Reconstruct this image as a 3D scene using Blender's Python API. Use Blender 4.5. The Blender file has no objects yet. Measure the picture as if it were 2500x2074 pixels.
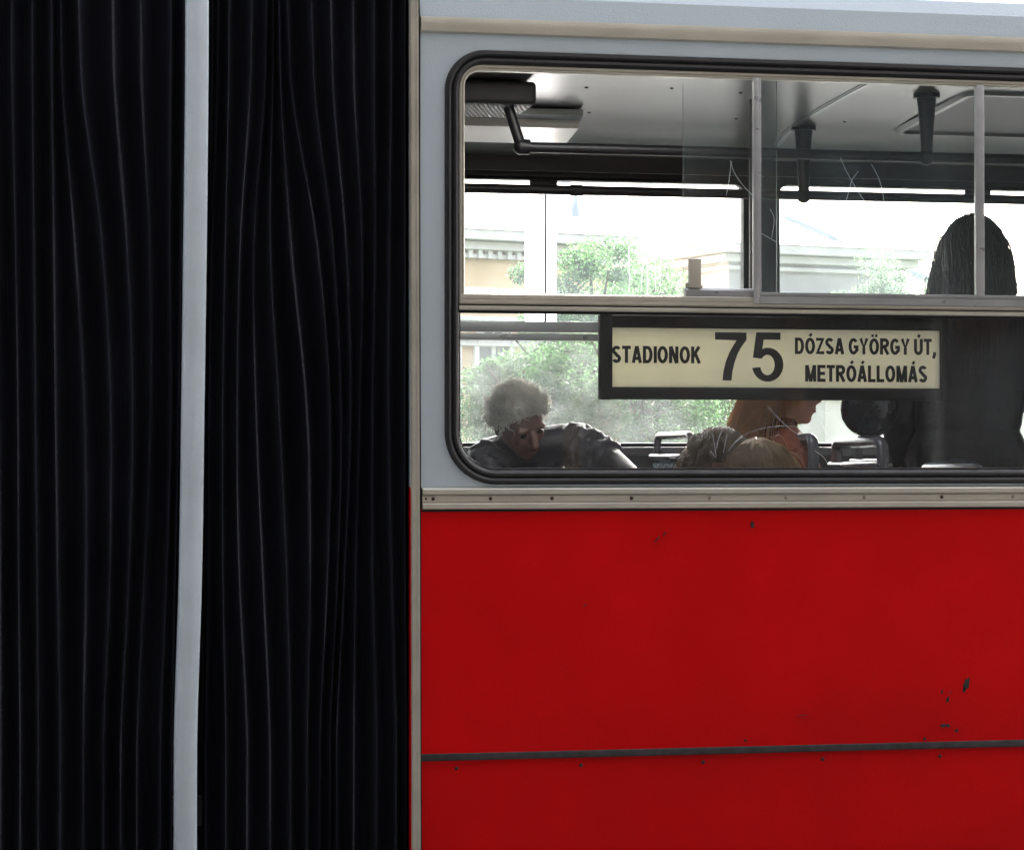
import bpy, bmesh, math, random
from mathutils import Vector, Matrix, noise as mnoise
R = math.radians
random.seed(7)
scn = bpy.context.scene
COL = scn.collection

# ------------------------------------------------------------------ camera
F = 6000.0; W, H = 2500.0, 2074.0
YAW = math.atan(6000 / 30000.0); EYE = 1.75; DIST = 6.0
PITCH = math.atan((1110 - 1037) / F)
cam_d = bpy.data.cameras.new('camera'); cam = bpy.data.objects.new('camera', cam_d); COL.objects.link(cam)
cam_d.sensor_width = 36; cam_d.lens = 36 * F / W; cam_d.clip_start = 0.05; cam_d.clip_end = 2000
fwd = Vector((math.sin(YAW) * math.cos(PITCH), math.cos(YAW) * math.cos(PITCH), math.sin(PITCH)))
CP = Vector((-DIST * math.sin(YAW), -DIST * math.cos(YAW), EYE))
cam.location = CP
cam.rotation_euler = fwd.to_track_quat('-Z', 'Y').to_euler()
scn.camera = cam
CR = fwd.cross(Vector((0, 0, 1))).normalized(); CU = CR.cross(fwd).normalized()

def P(px, py, Y):
    """point of the plane y=Y seen at photo pixel (px,py)"""
    d = fwd * F + CR * (px - W / 2) + CU * (H / 2 - py)
    return CP + d * ((Y - CP.y) / d.y)
def X_(px, Y=0.0): return P(px, 1110, Y).x
def Z_(px, py, Y=0.0): return P(px, py, Y).z

# ------------------------------------------------------------------ sky, sun, exposure
SUN_EL, SUN_AZ = 36, 35          # azimuth: where the sun stands, clockwise from +Y
world = bpy.data.worlds.new('World'); scn.world = world; world.use_nodes = True
nt = world.node_tree; nt.nodes.clear()
o_ = nt.nodes.new('ShaderNodeOutputWorld'); b_ = nt.nodes.new('ShaderNodeBackground'); s_ = nt.nodes.new('ShaderNodeTexSky')
s_.sky_type = 'NISHITA'; s_.sun_disc = False; s_.sun_elevation = R(SUN_EL); s_.sun_rotation = R(SUN_AZ)
s_.dust_density = 6.0; s_.air_density = 1.0; s_.ozone_density = 1.0
b_.inputs[1].default_value = 0.15
h_ = nt.nodes.new('ShaderNodeHueSaturation'); h_.inputs['Saturation'].default_value = 0.45
nt.links.new(s_.outputs[0], h_.inputs['Color']); nt.links.new(h_.outputs[0], b_.inputs[0]); nt.links.new(b_.outputs[0], o_.inputs[0])
sd = bpy.data.lights.new('sun', 'SUN'); sun = bpy.data.objects.new('sun', sd); COL.objects.link(sun)
sd.energy = 4.5; sd.angle = R(12); sd.color = (1.0, 0.95, 0.87)
sdir = Vector((math.sin(R(SUN_AZ)) * math.cos(R(SUN_EL)), math.cos(R(SUN_AZ)) * math.cos(R(SUN_EL)), math.sin(R(SUN_EL))))
sun.rotation_euler = sdir.to_track_quat('Z', 'Y').to_euler(); sun.location = (0, 0, 30)
scn.view_settings.view_transform = 'Standard'; scn.view_settings.look = 'None'
scn.view_settings.exposure = 3.3; scn.view_settings.gamma = 1.0
scn.render.engine = 'CYCLES'
scn.cycles.max_bounces = 10; scn.cycles.diffuse_bounces = 8; scn.cycles.glossy_bounces = 4
scn.cycles.transmission_bounces = 6; scn.cycles.transparent_max_bounces = 24
scn.cycles.sample_clamp_indirect = 6.0

# ------------------------------------------------------------------ materials
def mat(name, col, rough=0.5, metal=0.0, spec=0.5, var=0.0, vscale=8.0, bump=0.0, bscale=60.0, coat=0.0, stretch=(1, 1, 1), col2=None, rvar=0.0):
    m = bpy.data.materials.new(name); m.use_nodes = True
    n = m.node_tree.nodes; l = m.node_tree.links; p = n['Principled BSDF']
    p.inputs['Roughness'].default_value = rough; p.inputs['Metallic'].default_value = metal
    p.inputs['Specular IOR Level'].default_value = spec; p.inputs['Coat Weight'].default_value = coat
    p.inputs['Base Color'].default_value = (*col, 1)
    if var > 0 or bump > 0 or rvar > 0:
        tc = n.new('ShaderNodeTexCoord'); mp = n.new('ShaderNodeMapping'); mp.inputs['Scale'].default_value = stretch
        l.new(tc.outputs['Object'], mp.inputs['Vector'])
    if var > 0:
        t = n.new('ShaderNodeTexNoise'); t.inputs['Scale'].default_value = vscale; t.inputs['Detail'].default_value = 6
        l.new(mp.outputs[0], t.inputs['Vector'])
        mx = n.new('ShaderNodeMix'); mx.data_type = 'RGBA'
        r = n.new('ShaderNodeMapRange'); r.inputs[1].default_value = 0.35; r.inputs[2].default_value = 0.7
        l.new(t.outputs[0], r.inputs[0]); l.new(r.outputs[0], mx.inputs[0])
        c2 = col2 or tuple(c * (1 - var) for c in col)
        mx.inputs[6].default_value = (*col, 1); mx.inputs[7].default_value = (*c2, 1)
        l.new(mx.outputs[2], p.inputs['Base Color'])
    if rvar > 0:
        t3 = n.new('ShaderNodeTexNoise'); t3.inputs['Scale'].default_value = vscale * 2.3; t3.inputs['Detail'].default_value = 5
        l.new(mp.outputs[0], t3.inputs['Vector'])
        r3 = n.new('ShaderNodeMapRange'); r3.inputs[1].default_value = 0.3; r3.inputs[2].default_value = 0.7
        r3.inputs[3].default_value = max(0.02, rough - rvar); r3.inputs[4].default_value = min(1, rough + rvar)
        l.new(t3.outputs[0], r3.inputs[0]); l.new(r3.outputs[0], p.inputs['Roughness'])
    if bump > 0:
        t2 = n.new('ShaderNodeTexNoise'); t2.inputs['Scale'].default_value = bscale; t2.inputs['Detail'].default_value = 4
        l.new(mp.outputs[0], t2.inputs['Vector'])
        bp = n.new('ShaderNodeBump'); bp.inputs['Strength'].default_value = bump; bp.inputs['Distance'].default_value = 0.01
        l.new(t2.outputs[0], bp.inputs['Height']); l.new(bp.outputs[0], p.inputs['Normal'])
    return m

def glass(name, tint=(0.985, 0.992, 0.99), dust_haze=0.04, haze_var=0.06, scale=6.0, stretch=(1, 1, 1), dcol=(0.75, 0.8, 0.82)):
    m = bpy.data.materials.new(name); m.use_nodes = True
    n = m.node_tree.nodes; l = m.node_tree.links; n.clear()
    out = n.new('ShaderNodeOutputMaterial')
    tr = n.new('ShaderNodeBsdfTransparent'); tr.inputs[0].default_value = (*tint, 1)
    gl = n.new('ShaderNodeBsdfGlossy'); gl.inputs['Roughness'].default_value = 0.02
    fr = n.new('ShaderNodeFresnel'); fr.inputs[0].default_value = 1.5
    m1 = n.new('ShaderNodeMixShader'); l.new(fr.outputs[0], m1.inputs[0]); l.new(tr.outputs[0], m1.inputs[1]); l.new(gl.outputs[0], m1.inputs[2])
    df = n.new('ShaderNodeBsdfDiffuse'); df.inputs[0].default_value = (*dcol, 1)
    tl = n.new('ShaderNodeBsdfTranslucent'); tl.inputs[0].default_value = (*dcol, 1)
    m2 = n.new('ShaderNodeMixShader'); m2.inputs[0].default_value = 0.5; l.new(df.outputs[0], m2.inputs[1]); l.new(tl.outputs[0], m2.inputs[2])
    tc = n.new('ShaderNodeTexCoord'); mp = n.new('ShaderNodeMapping'); mp.inputs['Scale'].default_value = stretch
    l.new(tc.outputs['Object'], mp.inputs['Vector'])
    t = n.new('ShaderNodeTexNoise'); t.inputs['Scale'].default_value = scale; t.inputs['Detail'].default_value = 9; t.inputs['Roughness'].default_value = 0.65
    l.new(mp.outputs[0], t.inputs['Vector'])
    r = n.new('ShaderNodeMapRange'); r.inputs[1].default_value = 0.4; r.inputs[2].default_value = 0.75
    r.inputs[3].default_value = dust_haze; r.inputs[4].default_value = dust_haze + haze_var; l.new(t.outputs[0], r.inputs[0])
    m3 = n.new('ShaderNodeMixShader'); l.new(r.outputs[0], m3.inputs[0]); l.new(m1.outputs[0], m3.inputs[1]); l.new(m2.outputs[0], m3.inputs[2])
    l.new(m3.outputs[0], out.inputs[0])
    return m

M = {}
M['red'] = mat('red bus paint', (0.66, 0.0010, 0.0025), 0.45, spec=0.10, var=0.16, vscale=2.6, bump=0.10, bscale=230, rvar=0.05)
M['grey_paint'] = mat('pale blue grey bus paint', (0.47, 0.555, 0.62), 0.38, var=0.05, vscale=3.5, bump=0.10, bscale=200, rvar=0.06)
M['hoop'] = mat('pale grey hoop paint', (0.52, 0.60, 0.66), 0.45, var=0.13, vscale=5, bump=0.25, bscale=28, rvar=0.06)
M['cream_alu'] = mat('weathered aluminium trim', (0.50, 0.48, 0.41), 0.42, metal=0.25, var=0.16, vscale=5, stretch=(1, 1, 2), bump=0.08, bscale=90, rvar=0.1)
M['alu'] = mat('brushed grey aluminium', (0.40, 0.41, 0.42), 0.36, metal=0.5, var=0.18, vscale=8, stretch=(1, 1, 2), rvar=0.1)
M['rubber'] = mat('black window rubber', (0.010, 0.010, 0.012), 0.42, spec=0.5, var=0.35, vscale=14, bump=0.1, bscale=120, rvar=0.08)
M['bellows'] = mat('black bellows rubber cloth', (0.018, 0.020, 0.029), 0.45, spec=0.28, var=0.3, vscale=5, bump=0.05, bscale=120)
M['black'] = mat('black plastic', (0.010, 0.010, 0.011), 0.62, spec=0.3, var=0.2, vscale=20, bump=0.05)
M['rail'] = mat('black plastic coated rail', (0.012, 0.010, 0.012), 0.42, spec=0.4, var=0.2, vscale=12)
M['handle'] = mat('grey plastic handle', (0.11, 0.105, 0.12), 0.22, spec=0.7, var=0.15, vscale=20)
M['ceil'] = mat('laminate ceiling', (0.11, 0.115, 0.105), 0.30, spec=0.4, var=0.08, vscale=3, bump=0.05, bscale=5)
M['ceil_trim'] = mat('ceiling joint strip', (0.20, 0.21, 0.21), 0.3, metal=0.5, var=0.1)
M['wallin'] = mat('interior wall laminate', (0.5, 0.5, 0.48), 0.45, var=0.15, vscale=6)
M['cove'] = mat('dark cove board', (0.022, 0.016, 0.018), 0.5, var=0.3, vscale=8)
M['floor'] = mat('grey bus floor', (0.30, 0.30, 0.29), 0.7, var=0.2)
M['lampcover'] = mat('unlit lamp cover', (0.52, 0.50, 0.46), 0.35, var=0.05)
M['dark'] = mat('dark screw', (0.05, 0.035, 0.03), 0.5, metal=0.4)
M['screw'] = mat('zinc screw', (0.33, 0.32, 0.29), 0.35, metal=0.8, var=0.2)
M['chip'] = mat('bare metal under chipped paint', (0.035, 0.03, 0.03), 0.8, var=0.5, vscale=60)
M['strip'] = mat('grey dirty rubber strip', (0.05, 0.045, 0.048), 0.7, var=0.5, vscale=30)
M['board'] = mat('cream sign board', (0.93, 0.91, 0.74), 0.5, var=0.08, vscale=9, bump=0.03)
M['ink'] = mat('black sign lettering', (0.012, 0.012, 0.013), 0.6, var=0.3, vscale=40)
M['glass_right'] = glass('scratched dusty pane', dust_haze=0.018, haze_var=0.03, scale=5, stretch=(1, 1, 0.5), dcol=(0.55, 0.72, 0.78))
M['glass_mid'] = glass('clear sliding pane', dust_haze=0.004, haze_var=0.008, scale=9, dcol=(0.6, 0.75, 0.8))
M['glass_low'] = glass('smeared lower pane', dust_haze=0.002, haze_var=0.022, scale=4.5, dcol=(0.62, 0.72, 0.8))
M['glass_far'] = glass('dusty far pane', dust_haze=0.02, haze_var=0.06, scale=7, dcol=(0.8, 0.85, 0.88))
M['glass_upper'] = glass('far upper pane with distance haze', dust_haze=0.022, haze_var=0.04, scale=5, dcol=(0.74, 0.87, 0.93))  # bluish veil in the pane stands in for haze over the far trees
M['edge'] = mat('green glass edge', (0.12, 0.17, 0.16), 0.2)
M['scratch'] = mat('white glass scratch', (0.75, 0.8, 0.82), 0.5)
M['drip'] = mat('dried drip', (0.85, 0.88, 0.88), 0.6)
M['white_strip'] = mat('translucent white strip', (0.9, 0.9, 0.92), 0.5)  # plain white translucent strip on the far pane
def glow(m, k):
    n = m.node_tree.nodes; l = m.node_tree.links; p = n['Principled BSDF']
    tl = n.new('ShaderNodeBsdfTranslucent'); tl.inputs[0].default_value = p.inputs['Base Color'].default_value
    mx = n.new('ShaderNodeMixShader'); mx.inputs[0].default_value = k
    l.new(p.outputs[0], mx.inputs[1]); l.new(tl.outputs[0], mx.inputs[2]); l.new(mx.outputs[0], n['Material Output'].inputs[0])
for q in ('scratch', 'drip', 'white_strip'): glow(M[q], .92)
M['skin'] = mat('skin', (0.62, 0.32, 0.24), 0.5, var=0.12, vscale=25)
M['skin_old'] = mat('weathered skin', (0.27, 0.155, 0.13), 0.6, var=0.2, vscale=30, bump=0.2, bscale=80)
M['eye'] = mat('dark eye', (0.03, 0.02, 0.02), 0.2)
M['lip_old'] = mat('pale old lips', (0.23, 0.115, 0.10), 0.6)
M['lip'] = mat('lips', (0.36, 0.12, 0.11), 0.45)
M['hair_white'] = mat('white hair', (0.93, 0.92, 0.88), 0.5, var=0.08, vscale=30)
M['hair_blonde'] = mat('strawberry blonde hair', (0.66, 0.40, 0.20), 0.42, var=0.4, vscale=40)
M['hair_brown'] = mat('light brown hair', (0.27, 0.185, 0.12), 0.4, var=0.4, vscale=40)
M['hair_fair'] = mat('fair brown hair', (0.48, 0.34, 0.21), 0.4, var=0.4, vscale=40)
M['hair_dark'] = mat('dark brown hair', (0.07, 0.042, 0.035), 0.4, var=0.5, vscale=40)
for q, k in (('board', .3), ('hair_white', .8), ('hair_blonde', .65), ('hair_brown', .35), ('hair_fair', .4), ('hair_dark', .2)): glow(M[q], k)
M['leather'] = mat('dark grey leather', (0.045, 0.041, 0.052), 0.46, spec=0.45, var=0.3, vscale=12, bump=0.5, bscale=26)
M['coat'] = mat('dark wool coat', (0.016, 0.013, 0.016), 0.8, var=0.4, vscale=10, bump=0.4, bscale=30)
M['rust_top'] = mat('rust orange knit', (0.20, 0.05, 0.025), 0.8, var=0.3, vscale=50, bump=0.5, bscale=90)
M['shirt'] = mat('faded blue cloth', (0.10, 0.13, 0.2), 0.8, var=0.2, vscale=20)
M['trousers'] = mat('dark cloth trousers', (0.03, 0.032, 0.045), 0.85, var=0.2, vscale=15)
M['bag'] = mat('black patent bag', (0.008, 0.006, 0.009), 0.16, spec=0.7, bump=0.9, bscale=22)
M['fabric'] = None
def fabric():
    m = mat('patterned seat fabric', (0.22, 0.30, 0.33), 0.8)
    n = m.node_tree.nodes; l = m.node_tree.links; p = n['Principled BSDF']
    tc = n.new('ShaderNodeTexCoord'); v = n.new('ShaderNodeTexVoronoi'); v.feature = 'DISTANCE_TO_EDGE'; v.inputs['Scale'].default_value = 62
    l.new(tc.outputs['Object'], v.inputs['Vector'])
    r = n.new('ShaderNodeMapRange'); r.inputs[1].default_value = 0.03; r.inputs[2].default_value = 0.14; l.new(v.outputs['Distance'], r.inputs[0])
    mx = n.new('ShaderNodeMix'); mx.data_type = 'RGBA'; mx.inputs[6].default_value = (0.03, 0.05, 0.06, 1); mx.inputs[7].default_value = (0.42, 0.52, 0.55, 1)
    l.new(r.outputs[0], mx.inputs[0]); l.new(mx.outputs[2], p.inputs['Base Color'])
    return m
M['fabric'] = fabric()
def leafmat(name, a, b):
    m = mat(name, a, 0.6, var=0.5, vscale=0.9, col2=b)
    n = m.node_tree.nodes; l = m.node_tree.links; p = n['Principled BSDF']
    tl = n.new('ShaderNodeBsdfTranslucent'); tl.inputs[0].default_value = (a[0] * 1.3, a[1] * 1.4, a[2], 1)
    mx = n.new('ShaderNodeMixShader'); mx.inputs[0].default_value = 0.5
    l.new(p.outputs[0], mx.inputs[1]); l.new(tl.outputs[0], mx.inputs[2]); l.new(mx.outputs[0], n['Material Output'].inputs[0])
    return m
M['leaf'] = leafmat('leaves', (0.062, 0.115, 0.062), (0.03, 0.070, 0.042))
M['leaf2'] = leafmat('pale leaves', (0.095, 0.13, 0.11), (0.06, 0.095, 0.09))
M['bark'] = mat('bark', (0.09, 0.075, 0.06), 0.9, var=0.4, vscale=12, bump=0.6, bscale=30)
M['stucco'] = mat('pale yellow stucco', (0.66, 0.48, 0.29), 0.9, var=0.25, vscale=0.8, bump=0.2)
M['stucco2'] = mat('cream stucco', (0.42, 0.40, 0.38), 0.9, var=0.2, vscale=0.8, bump=0.2)
M['orange'] = mat('orange brick', (0.42, 0.19, 0.10), 0.9, var=0.3, vscale=2)
M['white_stone'] = mat('white stone trim', (0.62, 0.60, 0.57), 0.8, var=0.15, vscale=2)
M['slate'] = mat('slate roof', (0.035, 0.04, 0.05), 0.7, var=0.3, vscale=4)
M['winglass'] = mat('dark window glass', (0.10, 0.12, 0.14), 0.12, spec=0.8)
M['brown_wall'] = mat('dark low bounce brick', (0.022, 0.020, 0.023), 0.9, var=0.4, vscale=0.5)  # darkened so the unseen wall sends less light back onto the bus
M['brown_trim'] = mat('brown stone trim', (0.085, 0.055, 0.035), 0.9, var=0.3, vscale=2)
CX0, CX1 = -13, 13
M['shade_canopy'] = mat('dark painted steel', (0.06, 0.065, 0.07), 0.6, var=0.2)
M['unmirrored'] = mat('dull curtained glass', (0.03, 0.03, 0.032), 0.55, spec=0.25, var=0.3, vscale=1.5)  # dark and dull so the unseen windows mirror no bright sky
M['asphalt'] = mat('asphalt', (0.05, 0.05, 0.052), 0.9, var=0.25, vscale=1.5, bump=0.3)
M['paving'] = mat('paving', (0.24, 0.23, 0.22), 0.9, var=0.2, vscale=2)
M['grass'] = mat('grass ground', (0.06, 0.09, 0.035), 0.95, var=0.4, vscale=2)
M['pole_blue'] = mat('blue grey painted steel', (0.30, 0.36, 0.47), 0.5, var=0.1)
M['tyre'] = mat('tyre', (0.02, 0.02, 0.02), 0.8)

# ------------------------------------------------------------------ mesh helpers
def link(name, verts, faces, m, parent=None, smooth=True, angle=35):
    me = bpy.data.meshes.new(name); me.from_pydata([tuple(v) for v in verts], [], faces); me.update()
    bm = bmesh.new(); bm.from_mesh(me); bmesh.ops.recalc_face_normals(bm, faces=bm.faces)
    if smooth:
        for f in bm.faces: f.smooth = True
        for e in bm.edges:
            if len(e.link_faces) == 2 and e.calc_face_angle(0) > R(angle): e.smooth = False
    bm.to_mesh(me); bm.free()
    o = bpy.data.objects.new(name, me); COL.objects.link(o)
    me.materials.append(m)
    if parent: o.parent = parent
    return o

class MB:
    def __init__(s): s.v = []; s.f = []
    def add(s, verts, faces):
        k = len(s.v); s.v += [Vector(v) for v in verts]; s.f += [tuple(i + k for i in f) for f in faces]
    def box(s, x0, x1, y0, y1, z0, z1, bev=0.0):
        if bev <= 0:
            s.add([(x0,y0,z0),(x1,y0,z0),(x1,y1,z0),(x0,y1,z0),(x0,y0,z1),(x1,y0,z1),(x1,y1,z1),(x0,y1,z1)],
                  [(0,3,2,1),(4,5,6,7),(0,1,5,4),(1,2,6,5),(2,3,7,6),(3,0,4,7)])
        else:
            bm = bmesh.new(); bmesh.ops.create_cube(bm, size=1)
            for v in bm.verts:
                v.co = Vector(((x0+x1)/2 + v.co.x*(x1-x0), (y0+y1)/2 + v.co.y*(y1-y0), (z0+z1)/2 + v.co.z*(z1-z0)))
            bmesh.ops.bevel(bm, geom=bm.edges[:], offset=bev, segments=3, affect='EDGES', profile=0.5)
            s.bm(bm)
    def bm(s, bm, mtx=None):
        bm.verts.ensure_lookup_table(); bm.verts.index_update()
        s.add([(mtx @ v.co) if mtx else v.co.copy() for v in bm.verts], [tuple(v.index for v in f.verts) for f in bm.faces]); bm.free()
    def prismX(s, prof, x0, x1, caps=True):
        """profile of (y,z) extruded along x"""
        n = len(prof); s.add([(x0, y, z) for y, z in prof] + [(x1, y, z) for y, z in prof],
              [(i, (i+1) % n, n + (i+1) % n, n + i) for i in range(n)] + ([tuple(range(n)), tuple(range(2*n-1, n-1, -1))] if caps else []))
    def prismZ(s, prof, z0, z1):
        n = len(prof); s.add([(x, y, z0) for x, y in prof] + [(x, y, z1) for x, y in prof],
              [(i, (i+1) % n, n + (i+1) % n, n + i) for i in range(n)] + [tuple(range(n)), tuple(range(2*n-1, n-1, -1))])
    def tube(s, pts, r, seg=12, caps=True):
        pts = [Vector(p) for p in pts]; n = len(pts)
        rs = r if isinstance(r, (list, tuple)) else [r] * n
        t0 = (pts[1] - pts[0]).normalized(); up = Vector((0, 0, 1)) if abs(t0.z) < 0.9 else Vector((1, 0, 0))
        a = t0.cross(up).normalized(); k = len(s.v); rings = []
        for i, p in enumerate(pts):
            t = (pts[min(i+1, n-1)] - pts[max(i-1, 0)])
            t = t.normalized() if t.length > 1e-9 else t0
            a = (a - t * a.dot(t)).normalized(); b = t.cross(a)
            rings.append([p + (a * math.cos(2*math.pi*j/seg) + b * math.sin(2*math.pi*j/seg)) * rs[i] for j in range(seg)])
        vs = [v for g in rings for v in g]
        fs = [(i*seg+j, i*seg+(j+1) % seg, (i+1)*seg+(j+1) % seg, (i+1)*seg+j) for i in range(n-1) for j in range(seg)]
        if caps: fs += [tuple(range(seg-1, -1, -1)), tuple((n-1)*seg+j for j in range(seg))]
        s.add(vs, fs)
    def ell(s, c, r, rot=None, seg=20, rings=12):
        bm = bmesh.new(); bmesh.ops.create_uvsphere(bm, u_segments=seg, v_segments=rings, radius=1)
        m = Matrix.Translation(Vector(c)) @ (rot.to_4x4() if rot else Matrix.Identity(4)) @ Matrix.Diagonal((r[0], r[1], r[2], 1))
        s.bm(bm, m)
    def build(s, name, m, parent=None, smooth=True, angle=35): return link(name, s.v, s.f, m, parent, smooth, angle)

def rrect(x0, x1, z0, z1, r, n=10):
    """rounded rectangle, counter-clockwise from lower left; r = (bl, br, tr, tl)"""
    if not isinstance(r, (list, tuple)): r = (r,) * 4
    pts = []
    for (cx, cz, rr, a0) in ((x0, z0, r[0], 180), (x1, z0, r[1], 270), (x1, z1, r[2], 0), (x0, z1, r[3], 90)):
        sx = 1 if cx == x0 else -1; sz = 1 if cz == z0 else -1
        for i in range(n + 1):
            a = R(a0 + 90 * i / n)
            pts.append((cx + sx*rr + rr*math.cos(a), cz + sz*rr + rr*math.sin(a)))
    return pts
def ring(mb, x0, x1, z0, z1, r, prof, n=10, close=True):
    """sweep a profile of (inset, y) round a rounded rectangle"""
    if not isinstance(r, (list, tuple)): r = (r,) * 4
    loops = []
    for off, y in prof:
        rr = [max(q - off, 0.0008) for q in r]
        loops.append([(x, y, z) for x, z in rrect(x0+off, x1-off, z0+off, z1-off, rr, n)])
    N = len(loops[0]); K = len(loops); vs = [v for g in loops for v in g]
    fs = []
    for k in range(K if close else K - 1):
        k2 = (k + 1) % K
        for i in range(N): fs.append((k*N+i, k*N+(i+1) % N, k2*N+(i+1) % N, k2*N+i))
    mb.add(vs, fs)
def holed(mb, x0, x1, z0, z1, hole, y0, y1):
    hx0, hx1, hz0, hz1, r = hole
    loop = rrect(hx0, hx1, hz0, hz1, r, 10)
    for y in (y0, y1):
        for a, b, c, d in ((x0, hx0, z0, z1), (hx1, x1, z0, z1), (hx0, hx1, z0, hz0), (hx0, hx1, hz1, z1)):
            mb.add([(a,y,c),(b,y,c),(b,y,d),(a,y,d)], [(0,1,2,3)])
        for q, (cx, cz) in enumerate(((hx0,hz0),(hx1,hz0),(hx1,hz1),(hx0,hz1))):
            arc = loop[q*11:(q+1)*11]
            mb.add([(cx,y,cz)] + [(a,y,b) for a, b in arc], [(0, i+1, i+2) for i in range(10)])
    n = len(loop)
    mb.add([(a,y0,b) for a, b in loop] + [(a,y1,b) for a, b in loop], [(i, (i+1) % n, n+(i+1) % n, n+i) for i in range(n)])
def sheet(name, x0, x1, z0, z1, y, th, m, parent, r=0.002):
    mb = MB(); lp = rrect(x0, x1, z0, z1, r, 8); n = len(lp)
    mb.add([(a,y,b) for a, b in lp] + [(a,y+th,b) for a, b in lp], [tuple(range(n)), tuple(range(2*n-1, n-1, -1))] + [(i, (i+1) % n, n+(i+1) % n, n+i) for i in range(n)])
    return mb.build(name, m, parent, smooth=False)
def empty(name, loc=(0, 0, 0)):
    o = bpy.data.objects.new(name, None); COL.objects.link(o); o.location = loc; o.empty_display_size = 0.1; return o
def tag(o, label=None, cat=None, group=None, kind=None):
    if label: o['label'] = label
    if cat: o['category'] = cat
    if group: o['group'] = group
    if kind: o['kind'] = kind
    return o
def evalmesh(o):
    dg = bpy.context.evaluated_depsgraph_get(); dg.update()
    me = bpy.data.meshes.new_from_object(o.evaluated_get(dg)); old = o.data
    o.modifiers.clear(); o.data = me
    return o

# ================================================================== SETTING
def flat(name, x0, x1, y0, y1, z, m):
    mb = MB(); mb.add([(x0,y0,z),(x1,y0,z),(x1,y1,z),(x0,y1,z)], [(0,1,2,3)])
    return tag(mb.build(name, m, None, False), kind='structure')
flat('ground', -600, 600, -600, 600, 0.0, M['grass'])
flat('road', -300, 300, -6.9, 14.0, 0.004, M['asphalt'])
for nm, y0, y1 in (('pavement', -8.28, -6.9), ('pavement', 14.0, 19.0)):
    mb = MB(); mb.box(-150, 150, y0, y1, -0.05, 0.13, 0.01); tag(mb.build(nm, M['paving'], None, False), kind='structure')

# ================================================================== BUS
bus = empty('articulated_bus', (0, 0, 0))
tag(bus, 'red and pale grey articulated bus with black pleated bellows and rounded side window', 'bus')
XE = X_(1026)                      # where the rear body ends and the bellows begins
XR = 4.6                           # far end of the modelled body
ZSEAM = Z_(2300, 1811)
ZB0, ZB1 = Z_(1030, 1243), Z_(1030, 1190)     # belt trim
ZTOP = 2.80
# red panel : gently waved sheet with thickness
def waved(name, x0, x1, z0, z1, m, amp, y=0.0):
    mb = MB(); nx, nz = 90, 26; vs = []
    for j in range(nz + 1):
        for i in range(nx + 1):
            x = x0 + (x1-x0)*i/nx; z = z0 + (z1-z0)*j/nz
            e = min(1, 8*min(i, nx-i)/nx, 5*min(j, nz-j)/nz)
            vs.append((x, y + amp*e*mnoise.noise(Vector((x*1.7+3, z*2.3, 1.3))), z))
    fs = [(j*(nx+1)+i, j*(nx+1)+i+1, (j+1)*(nx+1)+i+1, (j+1)*(nx+1)+i) for j in range(nz) for i in range(nx)]
    mb.add(vs, fs)
    mb.box(x0, x1, y+0.006, y+0.03, z0, z1)
    mb.add([(x0,y,z0),(x0,y+.006,z0),(x0,y+.006,z1),(x0,y,z1)], [(0,1,2,3)])
    return mb.build(name, m, bus)
waved('lower_side_panel', XE, XR, ZSEAM, ZB0 + 0.004, M['red'], 0.007)
waved('skirt_panel', XE, XR, 0.38, ZSEAM - 0.016, M['red'], 0.006, 0.004)
mb = MB(); mb.box(XE, XR, -0.004, 0.02, ZSEAM - 0.0155, ZSEAM + 0.002, 0.002)
mb.build('rubber_strip', M['strip'], bus)
# screws under the seam
for i in range(14):
    x = XE + 0.09 + i*0.31; mb = MB()
    mb.ell((x, 0.003, ZSEAM - 0.035), (0.005, 0.003, 0.005), seg=12, rings=6)
    mb.build('rivet', M['dark'], bus)
# end return of the body (red below, grey above)
mb = MB(); mb.box(XE - 0.0238, XE - 0.002, 0.004, 0.035, 0.38, ZB1); mb.build('end_return', M['red'], bus)
mb = MB(); mb.box(XE - 0.0238, XE - 0.002, 0.004, 0.035, ZB1 + 0.001, 2.9); mb.build('end_return', M['grey_paint'], bus)
# window geometry
WX0, WX1 = X_(1085), X_(1085) + 1.80
WZ0, WZ1 = Z_(1500, 1182), Z_(2388, 163)
WR = (0.128, 0.128, 0.10, 0.10)
mb = MB(); holed(mb, XE, XR - 0.9, ZB1 - 0.002, ZTOP, (WX0 + 0.012, WX1 - 0.012, WZ0 + 0.012, WZ1 - 0.012, 0.105), 0.0, 0.045)
mb.build('upper_side_panel', M['grey_paint'], bus)
mb = MB(); mb.box(XR - 0.9, XR, 0.0, 0.045, ZB1 - 0.002, ZTOP); mb.build('door_panel', M['grey_paint'], bus)
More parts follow.
